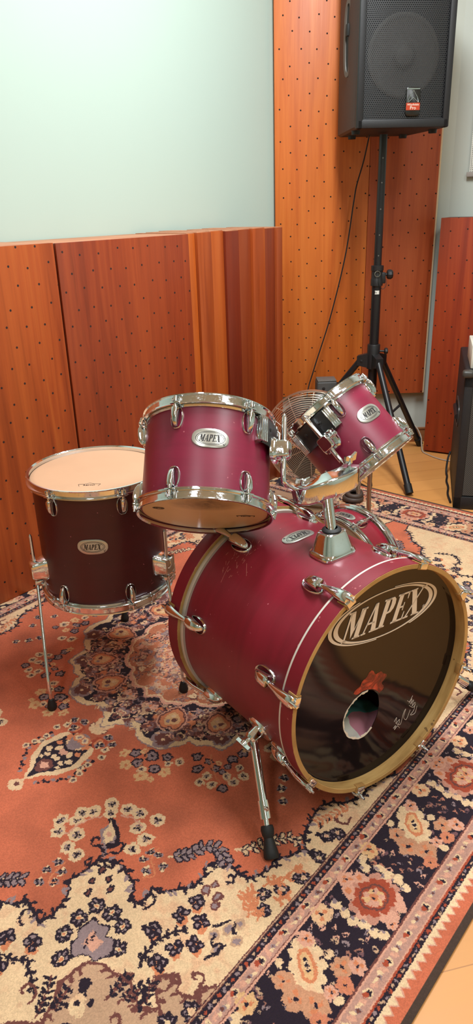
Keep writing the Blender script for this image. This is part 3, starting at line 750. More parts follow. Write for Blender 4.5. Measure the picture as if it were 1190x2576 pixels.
# ------------------------------------------------------------------ tall perforated panels on the back wall
OR1 = (srgb(176, 78, 22), srgb(202, 102, 36), srgb(218, 122, 50)); OR2 = (srgb(152, 62, 28), srgb(178, 82, 42), srgb(194, 98, 52))
def tall(x0, x1, y, mat, label, z0=.2835, z1=2.72, th=.030, strip=False):
    r = empty('wall_panel', label, 'wall panel', Matrix.Translation((x0, y, z0)), 'tall perforated panels on the back wall')
    m = MB(); m.box(((x1 - x0) / 2, th / 2, (z1 - z0) / 2), (x1 - x0, th, z1 - z0), None, .0015); m.build('sheet', mat, r)
    if strip:
        m = MB(); m.box((x1 - x0 + .004, th / 2 + .001, (z1 - z0) / 2), (.008, th, z1 - z0), None, .001); m.build('edge_strip', simple('pale_edge', srgb(222, 196, 160), .6), r)
    return r
tall(.240, .700, 3.838, m_wood('orange_veneer', *OR1, 7.3, .38, holes=(.0835, .0620, .1, .3)), 'tall orange perforated wall panel rising behind the fan and loudspeaker pole')
tall(.7015, 1.040, 3.838, m_wood('reddish_veneer', *OR2, 3.9, .38, holes=(.0835, .0620, .55, .3)), 'tall duller red perforated wall panel with a pale right edge, right of the loudspeaker pole', strip=True)

# ------------------------------------------------------------------ low box along the right wall, white perforated panel above it
rn = Vector((-.497, -.867, 0)).normalized(); B0 = Vector((1.0300, 3.6960, .0))
r = empty('sound_box', 'dark reddish perforated wood box at the right edge behind the black amplifier cabinet', 'acoustic box', axes(B0 + Vector((0, 0, ZF + .0095)), rd, -rn, (0, 0, 1)), 'low perforated sound boxes along the walls')
m = MB(); m.box((.7, .006, .586), (1.4, .012, 1.172), None, .0015); m.build('front_panel', m_wood('dark_red_veneer', srgb(112, 34, 18), srgb(144, 50, 26), srgb(168, 70, 32), 8.8, .36, holes=(.0800, .0640, .35, .1)), r)
m = MB(); m.box((.7, .095, 1.162), (1.4, .165, .018), None, .001); m.box((.009, .095, .576), (.018, .165, 1.152)); m.box((.7, .172, .576), (1.36, .008, 1.152)); m.build('carcass', m_wood('box_side', srgb(60, 22, 14), srgb(86, 34, 20), srgb(100, 44, 26), 6, .5), r)
PF = NT('white_perforated'); c = PF.coord(); s = PF.n('ShaderNodeSeparateXYZ'); PF.l(c, s.inputs[0])
dx = PF.math('SUBTRACT', PF.math('FRACT', PF.math('DIVIDE', s.outputs[0], .0085)), .5); dz = PF.math('SUBTRACT', PF.math('FRACT', PF.math('DIVIDE', s.outputs[2], .0085)), .5)
hh = PF.math('LESS_THAN', PF.math('ADD', PF.math('MULTIPLY', dx, dx), PF.math('MULTIPLY', dz, dz)), .07)
PF.set(PF.mix(hh, srgb(232, 232, 224), srgb(90, 90, 84)), .5)
Wp = PB + rd * .082 + Vector((0, 0, 1.352))
r = empty('acoustic_panel', 'white perforated metal panel in a grey frame high on the wall at the right edge', 'wall panel', axes(Wp, rd, -rn, (0, 0, 1)))
m = MB(); m.box((.35, -.012, .42), (.69, .018, .80), None, .001); m.build('perforated_sheet', PF.m, r)
m = MB(); GF = simple('grey_frame', srgb(160, 152, 146), .5)
m.box((.35, -.014, .010), (.712, .026, .022), None, .002); m.box((.35, -.014, .83), (.712, .026, .022), None, .002); m.box((.700, -.014, .42), (.014, .026, .80), None, .002)
m.build('frame', GF, r)

# ------------------------------------------------------------------ rug: pattern rasterised by the script over one quarter and mirrored
PX = .00125; NU, NV = 1200, 800
rs = np.random.RandomState(5)
UU, VV = np.meshgrid((np.arange(NU) + .5) * PX, (np.arange(NV) + .5) * PX)      # [row = v, col = u]
blk = 2
def jit(amp):
    a = rs.rand(NV // blk, NU // blk) - .5
    return np.kron(a, np.ones((blk, blk))) * 2 * amp
def smooth_noise(cell, amp):
    a = rs.rand(NV // cell + 3, NU // cell + 3) - .5
    y = np.arange(NV) / cell; x = np.arange(NU) / cell; yi = y.astype(int); xi = x.astype(int); fy = (y - yi)[:, None]; fx = (x - xi)[None]
    fy = fy * fy * (3 - 2 * fy); fx = fx * fx * (3 - 2 * fx)
    return ((a[yi][:, xi] * (1 - fx) + a[yi][:, xi + 1] * fx) * (1 - fy) + (a[yi + 1][:, xi] * (1 - fx) + a[yi + 1][:, xi + 1] * fx) * fy) * 2 * amp
JU = UU + jit(.0015) + smooth_noise(5, .0022) + smooth_noise(13, .0024); JV = VV + jit(.0015) + smooth_noise(5, .0022) + smooth_noise(13, .0024)
IMG = np.zeros((NV, NU, 3), np.float32)
T_ = (196, 104, 74); CR_ = (218, 184, 144); BK_ = (36, 27, 38); TP_ = (184, 146, 116); MV_ = (178, 134, 118); PK_ = (206, 150, 126); OR_ = (200, 122, 84); BRN = (106, 62, 56); GP = (140, 118, 118); RED = (160, 70, 48); YW = (212, 166, 118)
def paint(mask, win, col): IMG[win][mask] = col
def window(x0, x1, y0, y1, pad=.006):
    a = max(0, int((x0 - pad) / PX)); b = min(NU, int((x1 + pad) / PX) + 1); c_ = max(0, int((y0 - pad) / PX)); d = min(NV, int((y1 + pad) / PX) + 1)
    return (slice(c_, d), slice(a, b)) if a < b and c_ < d else None
def disk(x, y, r, col, r2=None, ang=0):
    r2 = r2 or r; q = max(r, r2); w = window(x - q, x + q, y - q, y + q)
    if w is None: return
    dx = JU[w] - x; dy = JV[w] - y; ca_, sa2 = math.cos(ang), math.sin(ang)
    paint(((dx * ca_ + dy * sa2) / r) ** 2 + ((-dx * sa2 + dy * ca_) / r2) ** 2 < 1, w, col)
def poly(pts, col):
    P = np.array(pts); w = window(P[:, 0].min(), P[:, 0].max(), P[:, 1].min(), P[:, 1].max())
    if w is None: return
    x = JU[w]; y = JV[w]; ins = np.zeros(x.shape, bool); j = len(P) - 1
    for i in range(len(P)):
        xi, yi = P[i]; xj, yj = P[j]
        if yi != yj: ins ^= ((yi > y) != (yj > y)) & (x < (xj - xi) * (y - yi) / (yj - yi) + xi)
        j = i
    paint(ins, w, col)
def cr(pts, n=6): return [(p.x, p.y) for p in spline([(a, b, 0) for a, b in pts], n)]
def line(pts, wd, col, sm=True):
    P = cr(pts) if sm and len(pts) > 2 else pts
    for (x0, y0), (x1, y1) in zip(P, P[1:]):
        w = window(min(x0, x1) - wd, max(x0, x1) + wd, min(y0, y1) - wd, max(y0, y1) + wd)
        if w is None: continue
        dx, dy = x1 - x0, y1 - y0; L2 = dx * dx + dy * dy + 1e-12; X = JU[w] - x0; Y = JV[w] - y0
        t = np.clip((X * dx + Y * dy) / L2, 0, 1); paint((X - t * dx) ** 2 + (Y - t * dy) ** 2 < (wd / 2) ** 2, w, col)
def spiral(x, y, r, a0, turns, wd, col, tail=None):
    pts = [(x + r * (1 - .8 * k / 24) * math.cos(a0 + turns * 2 * PI * k / 24), y + r * (1 - .8 * k / 24) * math.sin(a0 + turns * 2 * PI * k / 24)) for k in range(25)]
    if tail: pts = list(tail) + pts
    line(pts, wd, col, sm=False)
def flower(x, y, r, col, ctr, n=6, ring=None, a0=0.0):
    if ring:
        for k in range(n): disk(x + r * .62 * math.cos(a0 + 2 * PI * k / n), y + r * .62 * math.sin(a0 + 2 * PI * k / n), r * .52, ring)
    rr = r * (.80 if ring else 1)
    for k in range(n): disk(x + rr * .62 * math.cos(a0 + 2 * PI * k / n), y + rr * .62 * math.sin(a0 + 2 * PI * k / n), rr * .42, col)
    disk(x, y, rr * .55, col); disk(x, y, rr * .26, ctr)
def white_flower(x, y, r=.017, a0=0):       # cream blossom with a dark star
    for k in range(6): disk(x + r * .6 * math.cos(a0 + PI * k / 3), y + r * .6 * math.sin(a0 + PI * k / 3), r * .52, CR_)
    disk(x, y, r * .7, CR_)
    for k in range(6): disk(x + r * .40 * math.cos(a0 + PI * k / 3 + .5), y + r * .40 * math.sin(a0 + PI * k / 3 + .5), r * .17, BK_ if k % 2 else GP)
    disk(x, y, r * .2, BK_)
def dark_flower(x, y, r=.016, ctr=OR_, a0=0, dk=BK_, pet=GP):   # dark six-petal ring with a pale centre
    for k in range(6): disk(x + r * .66 * math.cos(a0 + PI * k / 3), y + r * .66 * math.sin(a0 + PI * k / 3), r * .46, dk)
    disk(x, y, r * .62, dk)
    for k in range(6): disk(x + r * .66 * math.cos(a0 + PI * k / 3), y + r * .66 * math.sin(a0 + PI * k / 3), r * .16, pet)
    disk(x, y, r * .38, CR_); disk(x, y, r * .22, ctr)
def small_blue(x, y, r=.010):
    for k in range(4): disk(x + r * .5 * math.cos(PI / 2 * k + .6), y + r * .5 * math.sin(PI / 2 * k + .6), r * .55, GP if k % 2 else CR_)
    for k in range(4): disk(x + r * .5 * math.cos(PI / 2 * k), y + r * .5 * math.sin(PI / 2 * k), r * .3, BK_)
def leafy(pts, wd, lw, lcol, scol, step=.016, side=(-1, 1), olc=None):
    P = cr(pts, 10); acc = 0; px_, py_ = P[0]
    line(P, wd, scol, sm=False)
    for i in range(1, len(P)):
        x, y = P[i]; dx, dy = x - px_, y - py_; L_ = math.hypot(dx, dy); acc += L_; px_, py_ = x, y
        if acc > step:
            acc = 0; a = math.atan2(dy, dx)
            for s_ in side:
                an = a + s_ * .9; cx_, cy_ = x + math.cos(an) * lw * 1.1, y + math.sin(an) * lw * 1.1
                if olc: disk(cx_, cy_, lw * 1.35, olc, lw * .78, an)
                disk(cx_, cy_, lw, lcol, lw * .45, an)
IMG[:] = T_
# distances from the outer edge decide the border bands (quarter coordinates: u along the length, v across)
EU, EV = 1.497, .985; E1 = EU - UU; E2 = EV - VV; edge = np.minimum(E1, E2)
field = edge > .285
FU, FV = EU - .285, EV - .285
# --- cream corner spandrel
left = [(FU + .01, .035), (1.16, .05), (1.13, .09), (1.08, .12), (1.05, .18), (1.0, .20), (.97, .25), (.93, .23), (.889, .248), (.877, .267), (.853, .287), (.858, .320), (.869, .350), (.837, .353), (.809, .346), (.784, .334), (.778, .313), (.76, .32), (.733, .322), (.703, .326), (.694, .333)]
right = [(.688, .341), (.678, .380), (.689, .413), (.702, .436), (.725, .445), (.716, .466), (.690, .470), (.674, .459), (.674, .483), (.654, .497), (.622, .525), (.586, .525), (.572, .512), (.552, .520), (.550, .542), (.538, .545), (.540, .582), (.534, .602), (.497, .619), (.472, .615), (.440, .631), (.408, .646), (.405, .668), (.413, .668), (.401, .645), (.371, .623), (.330, .610), (.290, .604), (.262, .618), (.250, .640), (.213, .664), (.160, .660), (.117, .676), (.08, .70)]
sp_ = left + right + [(.08, FV + .02), (FU + .02, FV + .02)]
poly(sp_, CR_)
ol = left + right
line(ol, .0065, BK_, sm=False)
for i in range(1, len(ol) - 1):                         # jagged dark leaves along the outline
    (x0, y0), (x1, y1) = ol[i], ol[i + 1]; L_ = math.hypot(x1 - x0, y1 - y0); a = math.atan2(y1 - y0, x1 - x0)
    for k in range(max(1, int(L_ / .010))):
        f = k / max(1, int(L_ / .010)); x, y = x0 + (x1 - x0) * f, y0 + (y1 - y0) * f; s_ = 1 if (i + k) % 2 else -1
        an = a + s_ * 1.0; disk(x + math.cos(an) * .008, y + math.sin(an) * .008, .0085, BK_ if (i + k) % 3 else GP, .0032, an)
# finial on top of the spandrel point
poly([(.694, .330), (.665, .292), (.648, .268), (.620, .268), (.606, .252), (.612, .285), (.632, .300), (.640, .322), (.672, .318)], GP)
line([(.668, .312), (.640, .296), (.606, .250)], .010, BK_); line([(.668, .312), (.650, .322), (.628, .300), (.606, .252)], .010, BK_)
poly([(.668, .306), (.652, .282), (.616, .264), (.630, .296), (.650, .312)], CR_); disk(.642, .290, .006, PK_)
spiral(.668, .282, .018, 1.2, -.75, .0055, BK_, [(.680, .318), (.676, .300)]); spiral(.650, .330, .018, .2, .75, .0055, BK_, [(.684, .322), (.668, .332)])
spiral(.712, .312, .013, 1.4, -.8, .005, BK_, [(.694, .330)]); spiral(.686, .352, .013, -.4, .8, .005, BK_, [(.694, .330)])
spiral(.700, .474, .020, .5, .85, .005, BK_); spiral(.868, .318, .022, 0.4, -.85, .005, BK_)
spiral(.560, .568, .013, .2, .9, .005, BK_); spiral(.545, .532, .017, 1.6, .7, .007, GP); spiral(.287, .660, .022, 2.2, -.9, .006, BRN)
# blossoms in the spandrel
for x, y in ((.711, .349), (.742, .354), (.717, .378), (.764, .369), (.731, .398)): disk(x, y, .010, BK_, .0075, .5); disk(x, y, .006, BRN, .004, .5)
for i, (x, y) in enumerate(((.772, .406), (.764, .442), (.810, .400), (.770, .478), (.850, .404), (.805, .507), (.882, .438))): dark_flower(x, y, .0165, OR_, i * .4)
for x, y in ((.900, .371), (.924, .325), (.737, .526), (.738, .529), (.682, .548), (.736, .586), (.708, .610), (.776, .582), (.643, .553), (.668, .588), (.950, .30), (.99, .27), (.965, .36)):
    disk(x + .006, y + .008, .015, OR_, .011, .7)
    for k in range(4): disk(x + .010 * math.cos(k * 1.4 + x * 50), y + .010 * math.sin(k * 1.4 + x * 50), .0085, BK_); disk(x + .010 * math.cos(k * 1.4 + x * 50), y + .010 * math.sin(k * 1.4 + x * 50), .0035, GP)
for x, y, r in ((.612, .549, .013), (.608, .577, .012), (.625, .588, .010), (.590, .556, .009)): disk(x, y, r, BRN, r * .8); disk(x, y, r * .6, GP, r * .4)
for x, y in ((.545, .645), (.574, .666), (.514, .667), (.471, .680), (.405, .681), (.348, .665), (.328, .678), (.467, .687)): dark_flower(x, y, .0145, PK_, x * 9)
for pts in ([(.590, .628), (.570, .618), (.552, .622)], [(.600, .652), (.584, .640), (.562, .634)], [(.598, .672), (.580, .660)], [(.530, .634), (.512, .640), (.500, .655)], [(.541, .688), (.530, .676), (.520, .684)], [(.492, .652), (.480, .662)], [(.470, .655), (.455, .665)]): leafy(pts, .005, .008, OR_, OR_, .008)
for x, y in ((.672, .627), (.645, .640), (.655, .667), (.624, .650), (.690, .650)): disk(x, y, .013, TP_, .010); disk(x, y, .006, GP)
leafy([(.803, .562), (.758, .549), (.724, .559), (.697, .577)], .0055, .006, BK_, BK_, .014); line([(.659, .615), (.645, .622), (.631, .629)], .005, BK_)
line([(.672, .627), (.690, .640), (.674, .649)], .0045, BK_); line([(.717, .645), (.700, .652), (.674, .655)], .0055, BK_); line([(.645, .656), (.640, .645), (.630, .640)], .0045, BK_)
leafy([(.950, .343), (.940, .370), (.927, .395), (.938, .425), (.951, .453)], .0055, .006, BK_, BK_, .014)
leafy([(1.03, .24), (1.06, .30), (1.02, .35), (.99, .34)], .0055, .006, BK_, BK_, .014)
for x, y in ((.36, .668), (.31, .640), (.335, .636), (.355, .648)): disk(x, y, .007, BK_)
leafy([(.245, .668), (.262, .650), (.300, .640), (.330, .628)], .004, .007, OR_, TP_, .010)
# grey palmette and the taupe corner
pal = [(.793, .425), (.806, .424), (.826, .420), (.838, .434), (.852, .431), (.860, .442), (.867, .453), (.846, .470), (.846, .488), (.824, .501), (.812, .497), (.800, .486), (.803, .470), (.790, .462), (.796, .445)]
poly([((x - .83) * 1.10 + .83, (y - .46) * 1.10 + .46) for x, y in pal], BK_); poly(pal, GP); poly([(.808, .438), (.842, .446), (.838, .474), (.812, .476), (.815, .455)], PK_)
for k in range(6): disk(.812 + .006 * k, .448 + .004 * (k % 3), .003, BK_)
tp = [(.856, .483), (.888, .478), (.914, .473), (.94, .492), (.976, .505), (1.0, .47), (1.06, .44), (1.1, .47), (FU + .01, .42), (FU + .01, FV + .01), (.738, FV + .01), (.742, .692), (.761, .672), (.782, .676), (.792, .650), (.770, .628), (.800, .596), (.83, .641), (.850, .620), (.838, .585), (.821, .560), (.838, .543), (.842, .511)]
poly(tp, TP_); line(tp[:9], .006, BRN, sm=False); line(tp[10:] + tp[:1], .006, BRN, sm=False)
leafy(tp[:8], .004, .008, BRN, BRN, .014, (1,)); leafy(tp[11:], .004, .008, BRN, BRN, .014, (1,))
spiral(.800, .612, .022, 2.6, -.8, .006, BRN); spiral(.752, .654, .016, 1.0, .8, .006, BRN); spiral(.895, .595, .020, .2, .8, .006, BRN); spiral(.96, .44, .022, 1.2, .8, .006, BRN)
for pts in ([(.976, .490), (.945, .475), (.914, .452)], [(.960, .500), (.935, .500), (.905, .492)], [(.880, .560), (.856, .560), (.826, .556)], [(.870, .580), (.850, .585), (.826, .592)], [(.86, .60), (.842, .615), (.812, .602)]): leafy(pts, .004, .007, BK_, BRN, .010)
disk(.884, .510, .010, BK_); disk(.893, .514, .018, BK_, .006, 1.0); disk(.918, .530, .020, CR_, .015, .8); disk(.915, .527, .005, BK_); disk(.93, .515, .006, BK_); disk(.90, .545, .006, BK_)
for x, y in ((.96, .55), (.99, .60), (.90, .64), (.84, .67), (.80, .69), (1.04, .53), (1.10, .60), (1.14, .52), (.94, .60), (1.02, .66), (1.17, .66)): dark_flower(x, y, .017, CR_, x * 7)
for x, y in ((.935, .66), (.99, .52), (1.07, .62), (1.13, .66), (.87, .69)): flower(x, y, .017, CR_, OR_, 6)
# --- open field: sprigs and blossoms
for i, (x, y) in enumerate(((.685, .175), (.662, .204), (.708, .197), (.688, .236), (.723, .246), (.722, .278), (.591, .326), (.601, .362), (.637, .359), (.549, .345), (.581, .229), (.623, .212), (.568, .269), (.601, .246), (.642, .196), (.560, .300))): white_flower(x, y, .0165, i)
line([(.62, .24), (.64, .225), (.70, .215)], .004, PK_); line([(.59, .27), (.58, .30), (.585, .33)], .004, PK_)
for x, y in ((.758, .262), (.784, .259), (.768, .287), (.812, .270), (.793, .296), (.617, .395), (.613, .415), (.641, .399), (.628, .442), (.655, .423)): small_blue(x, y)
line([(.748, .275), (.775, .275), (.800, .285), (.790, .300)], .0035, OR_); line([(.600, .400), (.628, .410), (.650, .440), (.668, .430)], .0035, OR_)
leafy([(.604, .438), (.568, .465), (.536, .474), (.521, .500), (.534, .530)], .006, .009, GP, CR_, .013, olc=BK_)
leafy([(.500, .532), (.484, .552), (.450, .570), (.429, .583), (.402, .603), (.398, .628)], .006, .008, CR_, CR_, .016, olc=BK_)
leafy([(.93, .17), (.90, .20), (.875, .19), (.85, .215), (.83, .24)], .006, .009, GP, CR_, .013, olc=BK_)
leafy([(1.06, .06), (1.02, .10), (.98, .12), (.97, .16)], .006, .009, GP, CR_, .013, olc=BK_)
for x, y in ((.300, .505), (.270, .49), (.33, .53), (.20, .60), (.24, .57), (.16, .56)): small_blue(x, y, .012)
# flower sprays round the medallion
def spray(lst):
    for i, (x, y, r, kind) in enumerate(lst):
        if kind == 'w': white_flower(x, y, r, i)
        elif kind == 'y': flower(x, y, r, YW, OR_, 5, None, i)
        else: flower(x, y, r, GP, BK_, 5, BK_, i)
spray([(.453, .125, .015, 'y'), (.479, .159, .016, 'y'), (.434, .149, .014, 'b'), (.455, .176, .014, 'b'), (.415, .186, .018, 'b'), (.394, .220, .014, 'b'), (.443, .224, .014, 'b'), (.436, .252, .015, 'y'), (.387, .255, .013, 'w'), (.480, .216, .017, 'y'), (.462, .200, .011, 'w'), (.472, .240, .010, 'y'), (.414, .158, .010, 'y'), (.410, .240, .010, 'w')])
spray([(.347, .279, .014, 'b'), (.377, .307, .014, 'b'), (.341, .313, .010, 'b'), (.350, .341, .010, 'b'), (.326, .359, .010, 'b'), (.350, .361, .009, 'b'), (.380, .341, .012, 'w'), (.405, .341, .012, 'w'), (.394, .367, .011, 'w'), (.352, .378, .011, 'w'), (.356, .404, .013, 'w'), (.326, .409, .013, 'w'), (.386, .396, .012, 'b'), (.300, .352, .014, 'b'), (.267, .360, .013, 'b'), (.330, .335, .009, 'y'), (.31, .385, .010, 'w')])
spray([(.171, .492, .016, 'w'), (.133, .484, .016, 'y'), (.122, .442, .014, 'b'), (.174, .431, .014, 'b'), (.209, .400, .015, 'w'), (.249, .359, .012, 'y'), (.19, .46, .012, 'y'), (.15, .455, .014, 'b'), (.10, .47, .012, 'w'), (.225, .43, .012, 'w'), (.20, .50, .010, 'b')])
for pts in ([(.40, .15), (.43, .18), (.47, .19)], [(.32, .30), (.35, .33), (.38, .38)], [(.14, .41), (.16, .45), (.16, .49)]): line(pts, .004, OR_)
# --- pendants on the two axes
def pendant(f):
    def p_(pts, col): poly([f(x, y) for x, y in pts], col)
    p_([(.668, 0), (.640, .020), (.604, .052), (.556, .074), (.520, .066), (.478, .050), (.478, -.01), (.668, -.01)], CR_)
    p_([(.652, 0), (.628, .014), (.600, .038), (.556, .057), (.522, .050), (.485, .035), (.485, -.01), (.652, -.01)], BK_)
    p_([(.632, -.01), (.628, .010), (.612, .022), (.588, .018), (.584, -.01)], BRN); p_([(.616, -.01), (.612, .010), (.598, .014), (.592, -.01)], PK_)
    for x, y, r, c_ in ((.575, .028, .008, CR_), (.560, .040, .009, CR_), (.545, .022, .009, CR_), (.530, .038, .009, OR_), (.515, .020, .009, CR_), (.500, .032, .010, OR_), (.570, .006, .008, CR_), (.545, .004, .009, PK_), (.590, .034, .006, CR_)): disk(*f(x, y), r, c_)
    p_([(.535, -.01), (.530, .012), (.500, .026), (.470, .018), (.462, -.01)], GP); disk(*f(.487, .012), .015, OR_); disk(*f(.485, .010), .011, CR_); disk(*f(.485, .008), .005, GP)
    disk(*f(.470, .045), .020, RED); disk(*f(.470, .045), .013, OR_); spiral(*f(.470, .045), .012, 0, .8, .003, BRN)
    for k in range(8): a = 2 * PI * k / 8; disk(*f(.686 + .012 * math.cos(a), .012 * math.sin(a)), .008, CR_)
    disk(*f(.686, 0), .006, BRN)
    for k in range(9): t = k / 8; disk(*f(.655 - .13 * t, .030 + .055 * math.sin(t * 2.2)), .0055, BK_ if k % 2 else GP); disk(*f(.650 - .13 * t, .040 + .055 * math.sin(t * 2.2)), .004, BK_)
    for x, y in ((.569, .092), (.535, .086), (.556, .080), (.593, .096), (.500, .090), (.475, .078), (.451, .077)): white_flower(*f(x, y), .0095, x * 30)
    for x, y in ((.475, .054), (.451, .077), (.44, .05)): small_blue(*f(x, y), .012)
    p_([(.455, -.01), (.450, .02), (.436, .030), (.42, .022), (.405, .030), (.39, .02), (.385, -.01)], CR_); spiral(*f(.43, .022), .012, 0, .8, .003, BRN)
pendant(lambda x, y: (x, y)); pendant(lambda x, y: (y * .9, x + .005))
# --- medallion
med = [(.410, -.01), (.405, .002), (.371, .033), (.357, .072), (.372, .092), (.382, .119), (.380, .155), (.366, .182), (.330, .211), (.308, .212), (.308, .240), (.286, .268), (.281, .298), (.254, .306), (.213, .310), (.196, .335), (.167, .360), (.150, .392), (.110, .402), (.066, .390), (.044, .400), (.02, .425), (-.01, .43)]
M2_ = cr(med, 5)
def scaled(P, k, dx=0): return [(x * k, y * k) for x, y in P] + [(-.01, -.01)]
poly(scaled(M2_, 1.045), GP); poly(scaled(M2_, 1.035), (216, 184, 142)); poly(scaled(M2_, .985), BK_)
for a in np.linspace(.03, 1.54, 13):
    spiral(.372 * math.cos(a), .372 * math.sin(a), .013, a * 3, .8, .0045, (216, 184, 142))
for i, a in enumerate(np.linspace(.06, 1.5, 15)):
    for r_, c1, c2 in ((.345, GP, BRN), (.318, CR_, OR_), (.290, PK_, BRN)):
        aa = a + .03 * math.sin(i * 2 + r_ * 50); flower(r_ * math.cos(aa), r_ * math.sin(aa), .014, c1 if (i + int(r_ * 100)) % 3 else OR_, c2, 5, None if i % 2 else BRN, i)
for k in range(46): a = rs.rand() * 1.57; r_ = .262 + rs.rand() * .10; disk(r_ * math.cos(a), r_ * math.sin(a), .006 + .004 * rs.rand(), [CR_, PK_, GP, TP_, OR_][k % 5], .004, rs.rand() * 3)
def heart(x, y, k, a):
    def tr(p): return (x + k * (p[0] * math.cos(a) - p[1] * math.sin(a)), y + k * (p[0] * math.sin(a) + p[1] * math.cos(a)))
    H = cr([(-1.1, 0), (-.7, .45), (-.1, .75), (.5, .7), (.85, .35), (.7, .05), (.85, -.3), (.5, -.7), (-.1, -.75), (-.7, -.45), (-1.1, 0)], 4)
    poly([tr((p[0] * 1.12, p[1] * 1.12)) for p in H], PK_); poly([tr(p) for p in H], BRN); poly([tr((p[0] * .88, p[1] * .88)) for p in H], OR_)
    poly([tr((p[0] * .6, p[1] * .6)) for p in H], YW); disk(*tr((.1, .15)), k * .16, BRN); disk(*tr((.2, -.2)), k * .13, GP); disk(*tr((-.25, 0)), k * .12, CR_)
flower(.355, .165, .030, BRN, CR_, 6, GP); flower(.345, .10, .022, BRN, OR_, 6); flower(.150, .365, .028, BRN, CR_, 6, GP); flower(.262, .282, .024, BRN, CR_, 6, GP)
inn = cr([(.258, -.01), (.253, .005), (.232, .030), (.243, .055), (.232, .080), (.212, .111), (.196, .120), (.187, .151), (.164, .185), (.135, .195), (.115, .215), (.085, .232), (.045, .228), (.02, .245), (-.01, .25)], 5)
poly(scaled(inn, 1.05), PK_); poly(scaled(inn, 1.0), (176, 106, 76))
for k in range(60):
    a = rs.rand() * 1.57; r_ = .05 + rs.rand() * .165; x, y = r_ * math.cos(a), r_ * math.sin(a)
    if k % 3 == 0: spiral(x, y, .013, a * 5, .8, .0035, CR_ if k % 2 else TP_)
    elif k % 3 == 1: flower(x, y, .013, [GP, CR_, PK_, TP_][k % 4], BRN, 5, BRN if k % 2 else None, k)
    else: disk(x, y, .010, [GP, TP_, OR_][k % 3], .006, a * 3); disk(x, y, .004, BK_)
for k in range(7): a = k / 6 * 1.57; heart(.14 * math.cos(a), .14 * math.sin(a), .018, a)
flower(0, 0, .055, GP, OR_, 8, BRN)
def clutter(n, rad, a_rng, r_rng, cols, cx0=0.0, cy0=0.0):
    for k in range(n):
        a = rs.uniform(*a_rng); q = rs.uniform(*r_rng); x, y = cx0 + q * math.cos(a), cy0 + q * math.sin(a); r_ = rad * (.7 + .6 * rs.rand()); c1 = cols[rs.randint(len(cols))]; c2 = cols[rs.randint(len(cols))]
        t = rs.randint(4)
        if t == 0: flower(x, y, r_ * 1.3, c1, c2, 5, None, a * 9)
        elif t == 1: spiral(x, y, r_ * 1.4, a * 7, .8, .0034, c1)
        elif t == 2: disk(x, y, r_, c1, r_ * .5, a * 5); disk(x, y, r_ * .4, c2)
        else: line([(x - r_, y), (x, y + r_ * .6), (x + r_, y - r_ * .3)], .0036, c1)
clutter(330, .0075, (0, 1.57), (.262, .385), [PK_, GP, TP_, (150, 96, 84), (120, 84, 84), CR_, BRN])
clutter(330, .0080, (0, 1.57), (.02, .238), [PK_, TP_, (196, 156, 126), (120, 84, 80), GP, (90, 62, 60), (188, 122, 92)])
heart(.285, .128, .047, .45); heart(.222, .238, .042, .85); heart(.090, .300, .047, 1.25)
line(inn, .005, CR_, sm=False)
# --- borders
def band(e0, e1, col): IMG[(edge >= e0) & (edge < e1)] = col
eJ = edge + jit(.0009)
IMG[edge < .290] = BK_
IMG[(eJ >= .284) & (eJ < .290)] = BRN; IMG[(eJ >= .286) & (eJ < .288)] = TP_
IMG[(eJ >= .270) & (eJ < .284)] = BK_
IMG[(eJ >= .247) & (eJ < .270)] = MV_; IMG[(eJ >= .267) & (eJ < .270)] = PK_; IMG[(eJ >= .241) & (eJ < .247)] = BRN; IMG[(eJ >= .243) & (eJ < .2455)] = PK_
IMG[(eJ >= .058) & (eJ < .100)] = MV_; IMG[(eJ >= .097) & (eJ < .101)] = BRN; IMG[(eJ >= .0935) & (eJ < .097)] = PK_; IMG[(eJ >= .058) & (eJ < .062)] = RED; IMG[(eJ >= .062) & (eJ < .065)] = PK_
IMG[(eJ >= .047) & (eJ < .058)] = BK_
al = np.where(E1 < E2, VV, UU)                          # coordinate that runs along the border
teeth = .026 + .013 * np.abs(((al / .020) % 1) * 2 - 1)
IMG[(eJ < .047)] = T_; IMG[(eJ < .047) & (eJ > teeth)] = (224, 190, 150); IMG[(eJ < .047) & (eJ > teeth) & (eJ < teeth + .004)] = PK_
IMG[edge < .013] = (70, 54, 46)
def along(fn, length_u, length_v):
    fn(lambda a, e: (a, EV - e), length_u); fn(lambda a, e: (EU - e, a), length_v)
def deco(f, lim):
    n = int(lim / .012)
    for k in range(n):
        a = (k + .5) * .012
        disk(*f(a, .277), .0042, [TP_, GP, RED][k % 3], .0036); disk(*f(a, .0525), .0042, [TP_, RED, GP][k % 3], .003)
    n = int(lim / .0715)
    for k in range(n + 1):
        a = .012 + k * .0715
        for e, s_ in ((.258, 1), (.079, -1)):
            disk(*f(a, e), .0085, CR_); disk(*f(a, e), .0045, BK_); disk(*f(a + .006, e + .003), .005, RED)
            for q in (-.018, .018): disk(*f(a + q, e), .008, PK_, .005, .8 * s_); disk(*f(a + q * 1.55, e - .003 * s_), .0055, CR_, .004, -.6)
            disk(*f(a + .0357, e), .0065, GP, .0045); disk(*f(a + .0357, e), .003, BRN)
along(deco, 1.27, .74)
